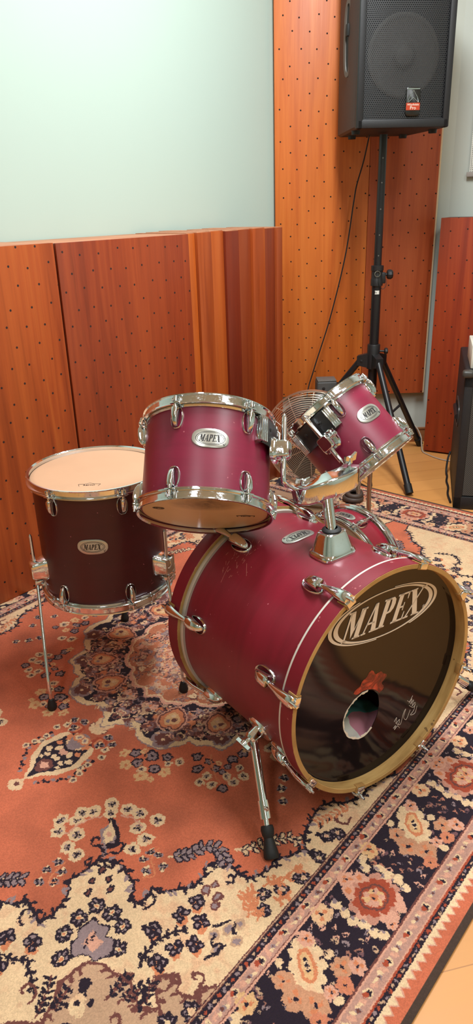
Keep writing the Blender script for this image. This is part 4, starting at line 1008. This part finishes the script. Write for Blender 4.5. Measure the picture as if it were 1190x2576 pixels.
def rosette(f, a, e):
    for k in range(12): t = 2 * PI * k / 12; disk(*f(a + .046 * math.cos(t), e + .040 * math.sin(t)), .013, (184, 128, 108) if k % 2 else PK_)
    for k in range(10): t = 2 * PI * k / 10; disk(*f(a + .036 * math.cos(t), e + .031 * math.sin(t)), .011, RED)
    disk(*f(a, e), .032, BRN, .028); disk(*f(a, e), .027, RED, .024)
    for k in range(9): t = 2 * PI * k / 9; disk(*f(a + .016 * math.cos(t), e + .014 * math.sin(t)), .0075, YW if k % 2 else PK_)
    disk(*f(a, e), .009, OR_); disk(*f(a + .004, e), .003, BK_); disk(*f(a - .012, e + .010), .003, BK_)
    for q in (-1, 1):
        disk(*f(a + .014 * q, e - .050), .012, PK_); disk(*f(a + .020 * q, e + .048), .014, PK_); disk(*f(a + .020 * q, e + .048), .007, OR_)
def almond(f, a, e, s_):
    g_ = lambda x, y: f(a + x, e + s_ * y)
    def el(x, y, r, r2, col): 
        P = [g_(x + r * math.cos(t) * .72 - r2 * math.sin(t) * .69, y + r * math.cos(t) * .69 + r2 * math.sin(t) * .72) for t in np.linspace(0, 2 * PI, 22)[:-1]]; poly(P, col)
    for k in range(12): t = 2 * PI * k / 12; x, y = .050 * math.cos(t), .027 * math.sin(t); el(x * .72 - y * .69, x * .69 + y * .72, .011, .009, CR_)
    el(0, 0, .050, .027, CR_); el(0, 0, .034, .017, OR_); el(0, 0, .026, .011, YW); el(0, 0, .012, .005, CR_)
    for q in (-.008, 0, .008): disk(*g_(q, q), .0035, BK_)
    disk(*g_(.040, .046), .011, CR_); disk(*g_(.050, .036), .010, CR_); disk(*g_(.045, .041), .006, GP)
def fl(f, a, e, r, c1=(190, 136, 104), c2=BK_):
    for k in range(6): t = PI / 3 * k + a * 40; disk(*f(a + r * .62 * math.cos(t), e + r * .62 * math.sin(t)), r * .50, c1)
    disk(*f(a, e), r * .7, c1)
    for k in range(3): t = 2.1 * k + a * 60; disk(*f(a + r * .45 * math.cos(t), e + r * .45 * math.sin(t)), r * .22, OR_)
    disk(*f(a, e), r * .2, c2)
def fill(f, lim):
    n = int(lim / .0034)
    for k in range(n):
        a = rs.rand() * lim; e = rs.uniform(.106, .236); r_ = .004 + .005 * rs.rand(); c1 = [PK_, GP, (150, 100, 84), (112, 78, 80), TP_, (176, 112, 90)][rs.randint(6)]
        disk(*f(a, e), r_, c1, r_ * .6, rs.rand() * 3); disk(*f(a + .002, e), r_ * .35, BK_)
fill(lambda a, e: (a, EV - e), 1.35); fill(lambda a, e: (EU - e, a), .80)
def main(f, lim):
    n = int(lim / .204) + 2
    for k in range(n):
        a = .008 + k * .2035 - .0; even = k % 2 == 0
        s_ = 1
        if even: rosette(f, a, .166)
        else: almond(f, a - .008, .190, -1)
        # string of cream buds, and brown/tan blossoms between
        for i, (da, e) in enumerate(((-.062, .230), (-.050, .214), (-.066, .192), (-.060, .172), (-.066, .150), (-.058, .128)) if even else ()):
            disk(*f(a + da, e), .012, CR_, .010, i); disk(*f(a + da + .006, e + .006), .004, GP)
        for i, (da, e) in enumerate(((.058, .112), (.066, .130), (.062, .152), (.070, .172), (.064, .194), (.060, .216)) if even else ()):
            disk(*f(a + da, e), .012, CR_, .010, i); disk(*f(a + da - .006, e + .006), .004, GP)
        if even:
            fl(f, a + .000, .232, .017, PK_); fl(f, a - .092, .232, .018, YW); fl(f, a + .095, .225, .020, (214, 170, 130)); fl(f, a + .030, .111, .010, PK_)
        else:
            fl(f, a - .050, .220, .015, PK_); fl(f, a + .040, .205, .018); fl(f, a + .052, .172, .022); fl(f, a + .040, .138, .023); fl(f, a + .060, .118, .015, (196, 120, 90)); fl(f, a - .045, .140, .019); fl(f, a - .065, .118, .016, PK_); fl(f, a - .020, .118, .015, (196, 120, 90)); fl(f, a + .006, .130, .012, PK_)
            for i, (da, e) in enumerate(((-.050, .170), (.020, .232), (.008, .112))): disk(*f(a + da, e), .010, CR_, .007, i)
main(lambda a, e: (a, EV - e), 1.35); main(lambda a, e: (EU - e, a), .80)
IMG[(eJ >= .241) & (eJ < .2445)] = PK_; IMG[(eJ >= .097) & (eJ < .100)] = BRN
# worn yarn: small tonal scatter
cm = np.abs(IMG - np.array(CR_, np.float32)).sum(2) < 2
k_ = np.clip(smooth_noise(9, 1.0) * .9 + smooth_noise(30, .8) - .05, 0, 1)[..., None] * cm[..., None]
IMG[:] = IMG * (1 - .38 * k_) + np.array((204, 142, 110), np.float32) * .38 * k_
tm_ = np.abs(IMG - np.array(T_, np.float32)).sum(2) < 2
k_ = np.clip(smooth_noise(60, 1.0), 0, 1)[..., None] * tm_[..., None]
IMG[:] = IMG * (1 - .14 * k_)
sc_ = 1 + jit(.055)[..., None] + smooth_noise(40, .04)[..., None]
RGB = np.clip(IMG / 255. * sc_, 0, 1)
a4 = np.ones((NV, NU, 4), np.float32); a4[..., :3] = RGB
img = bpy.data.images.new('rug_weave', NU, NV); img.pixels.foreach_set(a4.ravel()); img.update(); img.pack()
RG = NT('rug_wool'); c = RG.coord(); s = RG.n('ShaderNodeSeparateXYZ'); RG.l(c, s.inputs[0])
u = RG.math('DIVIDE', RG.math('ABSOLUTE', s.outputs[0]), NU * PX); v = RG.math('DIVIDE', RG.math('ABSOLUTE', s.outputs[1]), NV * PX)
cv = RG.n('ShaderNodeCombineXYZ'); RG.l(u, cv.inputs[0]); RG.l(v, cv.inputs[1])
ti = RG.n('ShaderNodeTexImage', interpolation='Linear', extension='EXTEND'); ti.image = img; RG.l(cv.outputs[0], ti.inputs[0])
f = RG.noise(c, 700, 2, .6); f2 = RG.noise(c, 3, 3)
k = RG.mix(RG.math('MULTIPLY', RG.math('SUBTRACT', f, .5, clamp=True), 1.4, clamp=True), ti.outputs[0], srgb(70, 44, 36))
RG.set(k, .95, Sheen_Weight=.15, Specular_IOR_Level=.1); RG.bump(f, .5, .002)
Uax = Vector((.656059, .75471, 0)); Vax = Vector((.75471, -.656059, 0))
ctr = Uax * 1.32 + Vax * -1.279
MR = axes((ctr.x, ctr.y, 0), Uax, -Vax, (0, 0, 1))
m = MB(); m.box((0, 0, -.0042), (2.994, 1.970, .0084), None, .002, 2)
rug = m.build('rug', RG.m, None, smooth=0); rug.matrix_world = MR
tag(rug, 'large terracotta rug with cream and black floral border lying under the whole drum kit', 'rug')
# ------------------------------------------------------------------ loudspeaker on its tripod
PO = Vector((.702, 3.54, 0))
tr_ = empty('speaker_stand', 'black tripod stand with a tall telescopic pole carrying the loudspeaker', 'stand', Matrix.Translation((PO.x, PO.y, ZF)))
m = MB(); m.cyl((0, 0, .12), (0, 0, .925), .0225, seg=28); m.build('lower_pole', BLACKM, tr_, smooth=50)
m = MB(); m.cyl((0, 0, .90), (0, 0, 1.534), .0180, seg=28); up_ = m.build('upper_pole', BLACKM, tr_, smooth=50)
for z in (1.44, 1.34, 1.23, 1.12, 1.03):
    m = MB(); m.lathe([(.0001, 0), (.0032, 0), (.003, .0012), (.0001, .0015)], 10, axes((-.001, -.0178, z), (1, 0, 0), (0, 0, 1), (0, -1, 0))); m.build('peg_hole', simple('hole_rim', srgb(120, 118, 115), .4, .6), up_)
m = MB(); m.lathe([(.018, .895), (.0285, .895), (.0285, .925), (.027, .928), (.027, .962), (.0295, .964), (.0295, .985), (.019, .987)], 28, cap=False); m.box((.028, -.004, .93), (.022, .026, .05), None, .004)
co = m.build('collar', PLASTIC, tr_, smooth=40)
m = MB(); m.torus(.0125, .0016, 24, 6, axes((-.004, -.031, .950), (1, 0, 0), (0, 0, 1), (0, -1, 0))); m.build('pin_ring', STEEL, co)
m = MB(); W = axes((.038, -.008, .945), (0, 1, 0), (0, 0, 1), (1, 0, 0)); m.lathe([(.006, 0), (.006, .006), (.019, .008), (.0225, .014), (.0225, .026), (.017, .034), (.0001, .035)], 10, W); m.build('knob', PLASTIC, co, smooth=25)
m = MB(); m.tube(spline([(.040, -.02, .925), (.038, -.030, .895), (.022, -.034, .882), (.004, -.032, .905), (.0, -.031, .935)], 6), .0012, 6); m.build('cord', RUBBER, co)
m = MB(); WT = simple('white_sticker', srgb(226, 224, 214), .5)
secs = []
for i in range(7):
    a = R(-118 + 9 * i); secs.append([(r * math.cos(a), r * math.sin(a), z) for r, z in ((.0224, .857), (.0224, .874), (.0229, .874), (.0229, .857))])
m.loft(secs); st = m.build('sticker', WT, tr_, label='small white sticker')
m = MB(); flat_text(m, axes((-.0050, -.0228, .8655), (.98, .18, 0), (0, 0, 1), (.18, -.98, 0)), 'Tak', .013, .0003); m.build('lettering', INK, st, smooth=0)
m = MB(); m.lathe([(.0225, .500), (.031, .500), (.031, .615), (.029, .619), (.0225, .620)], 28, cap=False); hb_ = m.build('hub', PLASTIC, tr_, smooth=40)
m = MB(); m.cyl((.028, -.006, .585), (.052, -.008, .585), .005); m.lathe([(.0001, 0), (.007, 0), (.016, .004), (.016, .014), (.012, .018), (.0001, .018)], 8, axes((.050, -.008, .585), (0, 1, 0), (0, 0, 1), (1, 0, 0))); m.build('knob', PLASTIC, hb_, smooth=25)
m = MB(); m.lathe([(.0225, .155), (.033, .155), (.033, .200), (.0225, .202)], 24, cap=False); m.build('lower_collar', PLASTIC, tr_, smooth=40)
for fx, fy in ((.807, 3.0685), (1.035, 3.795), (.262, 3.690)):
    d = Vector((fx - PO.x, fy - PO.y, 0)); L = d.length; d.normalize(); sd = Vector((-d.y, d.x, 0))
    top = d * .062 + Vector((0, 0, .540)); foot = d * L + Vector((0, 0, .012)); ax_ = (foot - top).normalized()
    m = MB(); m.loft([[p + sd * s_ * .019 for s_ in (-1, 1) for p in ([d * .024 + Vector((0, 0, z1)), d * .078 + Vector((0, 0, z2))] if s_ < 0 else [d * .078 + Vector((0, 0, z2)), d * .024 + Vector((0, 0, z1))])] for z1, z2 in ((.505, .515), (.575, .560), )])
    m.box((0, 0, 0), (.012, .004, .012), axes(d * .055 + sd * .02 + Vector((0, 0, .537)), d, sd, (0, 0, 1)), .002)
    m.build('leg_bracket', PLASTIC, tr_, smooth=0)
    m = MB(); m.cyl(top, foot - ax_ * .03, .0150, seg=20); lg = m.build('leg', BLACKM, tr_, smooth=50)
    m = MB(); m.cyl(foot - ax_ * .045, foot, .0185, seg=20); m.build('rubber_foot', RUBBER, lg, smooth=50)
    mid = top.lerp(foot, .50)
    m = MB(); m.tube([d * .030 + Vector((0, 0, .178)), mid], .0065, 10); m.build('brace', BLACKM, lg)

ZS = 1.527; yaw = R(7)
fx_ = Vector((math.cos(yaw), math.sin(yaw), 0)); fy_ = Vector((-math.sin(yaw), math.cos(yaw), 0))     # local x right, local y backwards
SM = axes((PO.x + .012, PO.y - .01, ZS), fx_, fy_, (0, 0, 1))
TOLEX = NT('black_textured_vinyl'); c = TOLEX.coord(); f = TOLEX.noise(c, 420, 3)
TOLEX.set(TOLEX.mix(f, srgb(16, 16, 18), srgb(34, 34, 36)), .55); TOLEX.bump(f, .5, .001)
spk = empty('loudspeaker', 'black loudspeaker with a metal grille mounted high on the tripod pole', 'speaker', SM)
W, D_, H_ = .395, .410, .690
def trap(y, w, z): return [(x * w / 2, y_, z) for x, y_ in y]
def body_sec(z, g=0.0):
    return [(-W / 2 + g, -D_ / 2 + .030, z), (W / 2 - g, -D_ / 2 + .030, z), (W / 2 - g, -D_ / 2 + .075, z), (W * .42 - g, D_ / 2 - g, z), (-W * .42 + g, D_ / 2 - g, z), (-W / 2 + g, -D_ / 2 + .075, z)]
m = MB(); m.loft([body_sec(.004, .010), body_sec(.012), body_sec(H_ - .012), body_sec(H_ - .004, .010)]); cab = m.build('cabinet', TOLEX.m, spk, smooth=30)
m = MB(); yf = -D_ / 2
for bx in (((-W / 2 + .014, yf + .017, H_ / 2), (.028, .034, H_ - .008)), ((W / 2 - .014, yf + .017, H_ / 2), (.028, .034, H_ - .008)), ((0, yf + .017, .021), (W - .004, .034, .034)), ((0, yf + .017, H_ - .018), (W - .004, .034, .034))): m.box(bx[0], bx[1], None, .006)
m.build('front_frame', TOLEX.m, spk, smooth=30)
GR = NT('grille_mesh'); c = GR.coord(); s = GR.n('ShaderNodeSeparateXYZ'); GR.l(c, s.inputs[0]); p = .0078
z_ = GR.math('DIVIDE', s.outputs[2], p * .866); row = GR.math('FLOOR', z_); x_ = GR.math('ADD', GR.math('DIVIDE', s.outputs[0], p), GR.math('MULTIPLY', row, .5))
dx = GR.math('MULTIPLY', GR.math('SUBTRACT', GR.math('FRACT', x_), .5), p); dz = GR.math('MULTIPLY', GR.math('SUBTRACT', GR.math('FRACT', z_), .5), p * .866)
d2 = GR.math('ADD', GR.math('MULTIPLY', dx, dx), GR.math('MULTIPLY', dz, dz)); GR.set(srgb(50, 50, 51), .45, .1)
GR.l(GR.math('GREATER_THAN', d2, .0026 ** 2), GR.b.inputs['Alpha'])
m = MB(); secs = []
for i in range(9):
    x = -W / 2 + .029 + (W - .058) * i / 8; b = .010 * (1 - ((i - 4) / 4) ** 4); secs.append([(x, yf + .012 - b, .038), (x, yf + .012 - b, H_ - .036), (x, yf + .0132 - b, H_ - .036), (x, yf + .0132 - b, .038)])
m.loft(secs); m.build('grille', GR.m, spk, smooth=60)
m = MB(); WM = axes((-.005, yf + .030, .262), (1, 0, 0), (0, 0, 1), (0, -1, 0))
m.lathe([(.150, 0), (.150, .004), (.142, .009), (.132, .006), (.126, .004), (.060, .001), (.046, .006), (.044, .008), (.030, .015), (.0001, .018)], 64, WM); m.build('woofer', simple('paper_cone', srgb(92, 88, 82), .7), spk, smooth=50)
m = MB(); WM = axes((0, yf + .030, .565), (1, 0, 0), (0, 0, 1), (0, -1, 0)); m.lathe([(.095, 0), (.095, .006), (.080, .010), (.030, .002), (.0001, .002)], 48, WM); m.build('horn', simple('horn_plastic', srgb(84, 82, 78), .5), spk, smooth=50)
HM = axes((-W / 2 - .0006, -D_ / 2 + .150, .36), (0, 1, 0), (0, 0, 1), (-1, 0, 0))
side_n = Vector((-(D_ - .075), (W * .10), 0)).normalized(); st_ = Vector((W * .10, -(D_ - .075), 0)).normalized() * -1
SMd = axes(Vector((-W / 2 + (W * .10) * .38, -D_ / 2 + .075 + (D_ - .075) * .38, .355)) + side_n * .001, (-st_.x, -st_.y, 0), (0, 0, 1), side_n)
m = MB(); m.ring_prism([(x, y) for x, y in rrect(.085, .280, 8, .75)], [(x, y) for x, y in rrect(.050, .245, 8, .75)], -.002, .006, SMd)
h_ = m.build('handle', simple('handle_rim', srgb(82, 76, 70), .5), spk, smooth=40)
m = MB(); m.prism(rrect(.050, .245, 8, .75), -.002, .0012, SMd); m.box((0, .03, .006), (.022, .045, .012), SMd, .004); m.build('handle_recess', simple('dark_recess', srgb(24, 22, 20), .7), h_, smooth=40)
for x, y in ((-.17, -.10), (.17, -.10), (-.12, .13), (.12, .13)):
    m = MB(); m.lathe([(.0001, -.010), (.017, -.010), (.019, .006), (.0001, .006)], 16, Matrix.Translation((x, y, 0))); m.build('rubber_foot', RUBBER, spk, smooth=30)
# badge in the grille
BPm = axes((.035, yf - .0005, .098), (1, 0, 0), (0, 0, 1), (0, -1, 0))
m = MB(); m.loft([[(x, y, z) for x, y in rrect(.062 * s_, .104 * s_, 5, .3)] for z, s_ in ((-.006, 1), (.003, 1), (.005, .94))], BPm); bg = m.build('badge', simple('badge_black', srgb(28, 27, 25), .3), spk, smooth=40)
m = MB(); m.box((0, -.018, .0053), (.058, .026, .0012), BPm); m.build('red_band', simple('badge_red', srgb(170, 58, 30), .4), bg, smooth=0)
m = MB()
for sg in (-1, 1): m.tube([BPm @ Vector(p) for p in spline([(0, .040, .0058), (sg * .006, .030, .0058), (sg * .017, .014, .0058), (sg * .022, .000, .0058), (sg * .020, -.002, .0058), (sg * .010, .006, .0058), (0, .014, .0058)], 5)], .0013, 6)
m.box((0, .045, .0055), (.052, .0035, .0014), BPm); m.build('emblem', CHROME, bg)
m = MB(); flat_text(m, BPm @ Matrix.Translation((0, -.0115, .0062)), 'Wharfedale', .0105, .0003); flat_text(m, BPm @ Matrix.Translation((0, -.0235, .0062)), 'Pro', .018, .0003); m.build('lettering', LOGOW, bg, smooth=0)

# ------------------------------------------------------------------ amplifier cabinet at the right edge
sd_ = Vector((1.1011 - .9601, 3.4434 - 2.9035, 0)); dl = sd_.length; sd_.normalize(); fr_ = Vector((sd_.y, -sd_.x, 0))
AM = axes((.9601, 2.9035, ZF), fr_, sd_, (0, 0, 1))
amp = empty('amplifier_cabinet', 'black amplifier cabinet with a side handle standing on the floor at the right edge', 'amplifier', AM)
aw, ah = .48, .612
m = MB(); m.box((aw / 2, dl / 2 + .008, ah / 2), (aw, dl - .016, ah), None, .008, 3); m.build('cabinet', TOLEX.m, amp, smooth=30)
m = MB()
for bx in (((.0175, .008, ah / 2), (.035, .018, ah)), ((aw - .0175, .008, ah / 2), (.035, .018, ah)), ((aw / 2, .008, .03), (aw, .018, .06)), ((aw / 2, .008, ah - .035), (aw, .018, .07))): m.box(bx[0], bx[1], None, .005)
m.build('front_frame', TOLEX.m, amp, smooth=30)
m = MB(); m.box((aw / 2, .004, ah / 2), (aw - .07, .003, ah - .13)); 
GC = NT('speaker_cloth'); c = GC.coord(); ck = GC.n('ShaderNodeTexChecker', i_Scale=240.0); GC.l(c, ck.inputs[0]); GC.set(GC.mix(ck.outputs['Fac'], srgb(24, 24, 24), srgb(92, 88, 82)), .8)
m.build('grille', GC.m, amp, smooth=0)
m = MB(); HMx = axes((-.001, dl * .52, ah * .60), (0, -1, 0), (0, 0, 1), (-1, 0, 0))
m.ring_prism(rrect(.24, .11, 6, .5), rrect(.20, .08, 6, .5), -.002, .004, HMx); ha = m.build('handle', simple('handle_plastic', srgb(60, 56, 54), .4), amp, smooth=40)
m = MB(); m.cyl((-.10, .0, .006), (.10, .0, .006), .012, seg=14, M=HMx); m.build('grip', PLASTIC, ha, smooth=50)
for x in (.01, aw - .01):
    m = MB(); m.box((x, .01, ah - .012), (.045, .045, .030), None, .010, 3); m.build('corner_guard', simple('corner_plastic', srgb(62, 60, 56), .45), amp, smooth=40)
mx = empty('mixer', 'pale cream audio unit with black jacks standing on top of the amplifier cabinet', 'audio unit', AM @ Matrix.Translation((.019, .05, ah + .001)))
m = MB(); m.box((.17, .13, .047), (.34, .26, .094), None, .004); m.build('case', simple('cream_metal', srgb(218, 214, 200), .45), mx)
m = MB()
for i in range(6): m.lathe([(.0001, 0), (.006, 0), (.006, .003), (.0001, .004)], 14, axes((.018 + .04 * i, -.0005, .016), (1, 0, 0), (0, 0, 1), (0, -1, 0)))
m.build('jack_row', PLASTIC, mx)

# ------------------------------------------------------------------ floor fan behind the drums
Fc = Vector((.335, 2.82, .352)); Fn = Vector((-.34, -.86, -.05)).normalized()
FM = frame(Fc, Fn)
fan = empty('floor_fan', 'round metal floor fan with a wire cage standing behind the drums', 'fan', Matrix.Translation((Fc.x, Fc.y, .001)))
FI = fan.matrix_world.inverted() @ FM
WIRE = m_chrome('cage_wire', (225, 220, 208), .3)
def dome(r): return .060 * math.sqrt(max(0, 1 - (r / .215) ** 2)) + .012
m = MB()
for i in range(22):
    r = .042 + .0078 * i; m.torus(r, .0015, 56, 5, FI @ Matrix.Translation((0, 0, dome(r))))
for k in range(12):
    a = 2 * PI * k / 12; m.tube([FI @ Vector((r * math.cos(a), r * math.sin(a), dome(r) - .002)) for r in (.03, .08, .13, .18, .205, .212)], .0014, 5)
m.build('front_guard', WIRE, fan, smooth=60)
m = MB()
for i in range(15):
    r = .050 + .0115 * i; m.torus(r, .0011, 48, 5, FI @ Matrix.Translation((0, 0, -dome(r) + .004)))
for k in range(10):
    a = 2 * PI * k / 10; m.tube([FI @ Vector((r * math.cos(a), r * math.sin(a), -dome(r) + .006)) for r in (.03, .08, .13, .18, .205, .212)], .0014, 5)
m.build('rear_guard', WIRE, fan, smooth=60)
m = MB(); m.lathe([(.212, -.006), (.218, -.006), (.218, .010), (.212, .010)], 72, FI, closed=True); m.build('rim_band', WIRE, fan, smooth=30)
m = MB(); m.lathe([(.0001, 0), (.038, 0), (.040, .004), (.036, .010), (.0001, .011)], 32, FI @ Matrix.Translation((0, 0, .070))); bdg = m.build('centre_badge', simple('amber_badge', srgb(176, 100, 52), .35), fan, smooth=40)
m = MB(); m.torus(.027, .002, 32, 6, FI @ Matrix.Translation((0, 0, .0815))); m.build('badge_ring', STEEL, bdg)
m = MB()
for k in range(3):
    a0 = 2 * PI * k / 3; secs = []
    for j in range(7):
        r = .025 + .155 * j / 6; wdt = .35 + .25 * math.sin(PI * j / 6)
        secs.append([FI @ Vector((r * math.cos(a0 + t), r * math.sin(a0 + t), .020 * t / wdt * 1.2 + o_)) for t, o_ in ((-wdt, 0), (0, .004), (wdt, 0), (wdt, .002), (0, .006), (-wdt, .002))])
    m.loft(secs)
m.lathe([(.0001, -.02), (.030, -.02), (.034, .0), (.028, .022), (.0001, .028)], 28, FI); m.build('blades', simple('fan_blade', srgb(84, 80, 78), .35, .4), fan, smooth=40)
m = MB(); m.lathe([(.0001, -.150), (.040, -.146), (.052, -.13), (.052, -.070), (.040, -.055), (.0001, -.05)], 28, FI); m.build('motor', PLASTIC, fan, smooth=40)
m = MB(); xl = FM.to_3x3() @ Vector((1, 0, 0)); off_ = -fan.location
sidev = Vector((xl.x, xl.y, 0)).normalized()
for s_ in (-1, 1):
    p0 = Vector((0, 0, Fc.z - .001)) + sidev * s_ * .232
    m.tube(spline([p0 - sidev * s_ * .012, p0 + Vector((0, 0, -.02)), p0 + Vector((0, 0, -.20)), p0 + Vector((.0, .01, -.32)), p0 + Vector((-.02, .12, -.335))], 6), .0095, 12)
m.tube([Vector((-.02, .13, .014)) + sidev * .235, Vector((-.02, .13, .014)) - sidev * .235], .0095, 12)
m.build('tube_stand', m_chrome('stand_tube', (150, 138, 124), .3), fan, smooth=50)
# end of the fan's stand: bent steel pipe with its coiled dark foot, right of the fan
pf = empty('fan_stand_foot', 'short dull metal pipe in a coiled dark rubber foot right of the bass drum mount', 'stand foot', Matrix.Translation((.553, 2.995, .001)))
m = MB(); m.tube(spline([(0, 0, .012), (.0, -.002, .08), (.006, -.006, .16)], 5), .0105, 14); m.build('pipe', STEEL, pf, smooth=50)
m = MB(); m.torus(.036, .013, 36, 10, Matrix.Translation((-.018, .020, .013))); m.torus(.030, .012, 36, 10, Matrix.Translation((-.014, .018, .034)) @ Matrix.Rotation(R(10), 4, 'X')); m.build('rubber_coil', simple('brown_rubber', srgb(74, 58, 50), .6, 0, 40, .3), pf, smooth=60)

# grey upright case by the wall
gc = empty('grey_case', 'dark grey upright case against the tall orange panel behind the fan', 'case', Matrix.Translation((.438, 3.64, ZF)))
m = MB(); m.box((.052, .05, .207), (.104, .10, .414), None, .008, 3); m.build('case_body', simple('grey_plastic', srgb(74, 72, 70), .55), gc, smooth=30)
m = MB(); m.box((.052, .05, .418), (.098, .094, .008), None, .003); m.build('lid', simple('grey_lid', srgb(104, 102, 98), .5), gc)
m = MB(); m.lathe([(.0001, 0), (.008, 0), (.007, .002), (.0001, .003)], 16, axes((.034, -.0005, .38), (1, 0, 0), (0, 0, 1), (0, -1, 0))); m.build('button', PLASTIC, gc)

# ------------------------------------------------------------------ cables
m = MB(); m.tube(spline([(.655, 3.62, 1.535), (.6465, 3.70, 1.43), (.628, 3.76, 1.33), (.618, 3.775, 1.25), (.5835, 3.775, 1.00), (.515, 3.775, .705), (.437, 3.765, .455), (.395, 3.74, .30), (.372, 3.60, .05), (.40, 3.50, ZF + .004), (.52, 3.42, ZF + .004)], 8), .0035, 8)
tag(m.build('speaker_cable', RUBBER), 'thin black cable hanging from the loudspeaker down behind the fan', 'cable')
m = MB(); m.tube(spline([(.90, 3.846, .135), (.925, 3.842, .125), (1.000, 3.835, .102), (1.022, 3.82, .085), (1.038, 3.79, .045), (1.030, 3.735, .015), (1.025, 3.68, ZF + .005), (1.045, 3.62, ZF + .004), (1.075, 3.565, ZF + .004), (1.115, 3.525, ZF + .004), (1.16, 3.50, ZF + .004)], 8), .0038, 8)
tag(m.build('power_cable', simple('beige_cable', srgb(176, 160, 142), .5)), 'beige cable curving across the floor to the amplifier cabinet', 'cable')
m = MB(); m.tube(spline([(.55, 3.34, ZF + .003), (.60, 3.30, ZF + .003), (.625, 3.27, .02), (.645, 3.21, .035), (.652, 3.18, .006), (.638, 3.17, .0), (.620, 3.20, ZF + .008), (.60, 3.26, ZF + .003), (.57, 3.32, ZF + .004)], 8), .003, 8)
tag(m.build('cable_loop', RUBBER), 'small loop of black cable on the floor beside the coiled rubber foot', 'cable')
m = MB(); q0 = AM @ Vector((-.012, .40, .0)); m.tube(spline([(AM @ Vector(p)) for p in ((-.006, .50, .10), (-.016, .47, .07), (-.020, .44, .02), (-.016, .40, .006), (-.020, .33, .006), (-.014, .25, .006), (-.018, .16, .006), (-.008, .06, .006))], 8), .005, 8)
tag(m.build('amplifier_cable', RUBBER), 'black cable lying along the left side of the amplifier cabinet', 'cable')

# ------------------------------------------------------------------ lamps, world, camera
def lamp(name, loc, size, energy, col=(.93, .98, 1.0), rot=(0, 0, 0)):
    ld = bpy.data.lights.new(name, 'AREA'); ld.shape = 'RECTANGLE'; ld.size, ld.size_y = size; ld.energy = energy; ld.color = col
    o = bpy.data.objects.new(name, ld); C.objects.link(o); o.location = loc; o.rotation_euler = rot; return o
LS = 1.0
lamp('ceiling_lamp', (.45, 2.15, 2.95), (.30, 1.2), 84 * LS)
lamp('ceiling_lamp', (1.25, .75, 2.95), (.30, 1.2), 41 * LS)
lamp('ceiling_lamp', (-.7, -.5, 2.95), (.30, 1.2), 26 * LS)
lamp('ceiling_lamp', (.9, -2.2, 2.95), (.30, 1.2), 12 * LS)
w = bpy.data.worlds.new('world'); bpy.context.scene.world = w; w.use_nodes = True
w.node_tree.nodes['Background'].inputs[0].default_value = (.9, .95, 1, 1); w.node_tree.nodes['Background'].inputs[1].default_value = .3

cd = bpy.data.cameras.new('camera'); cam = bpy.data.objects.new('camera', cd); C.objects.link(cam)
cd.sensor_fit = 'VERTICAL'; cd.sensor_height = 36; cd.lens = 1793.44 / 2576 * 36; cd.clip_start = .05
CM = ((.9995, -.0321, -.0000), (-.0127, -.3952, .9185), (-.0295, -.9180, -.3954))
cx_ = Vector([r[0] for r in CM]); cy_ = -Vector([r[1] for r in CM]); cz_ = -Vector([r[2] for r in CM])
cam.matrix_world = axes((0, 0, 1.2585), cx_.normalized(), cy_.normalized(), cz_.normalized())
sc = bpy.context.scene; sc.camera = cam
sc.view_settings.view_transform = 'Standard'; sc.view_settings.look = 'None'; sc.view_settings.gamma = 1; sc.view_settings.exposure = -0.04; sc.view_settings.use_curve_mapping = False
sc.cycles.max_bounces = 8; sc.cycles.diffuse_bounces = 5; sc.cycles.glossy_bounces = 5; sc.cycles.transparent_max_bounces = 8; sc.cycles.caustics_reflective = False; sc.cycles.caustics_refractive = False
sc.cycles.sample_clamp_indirect = 6
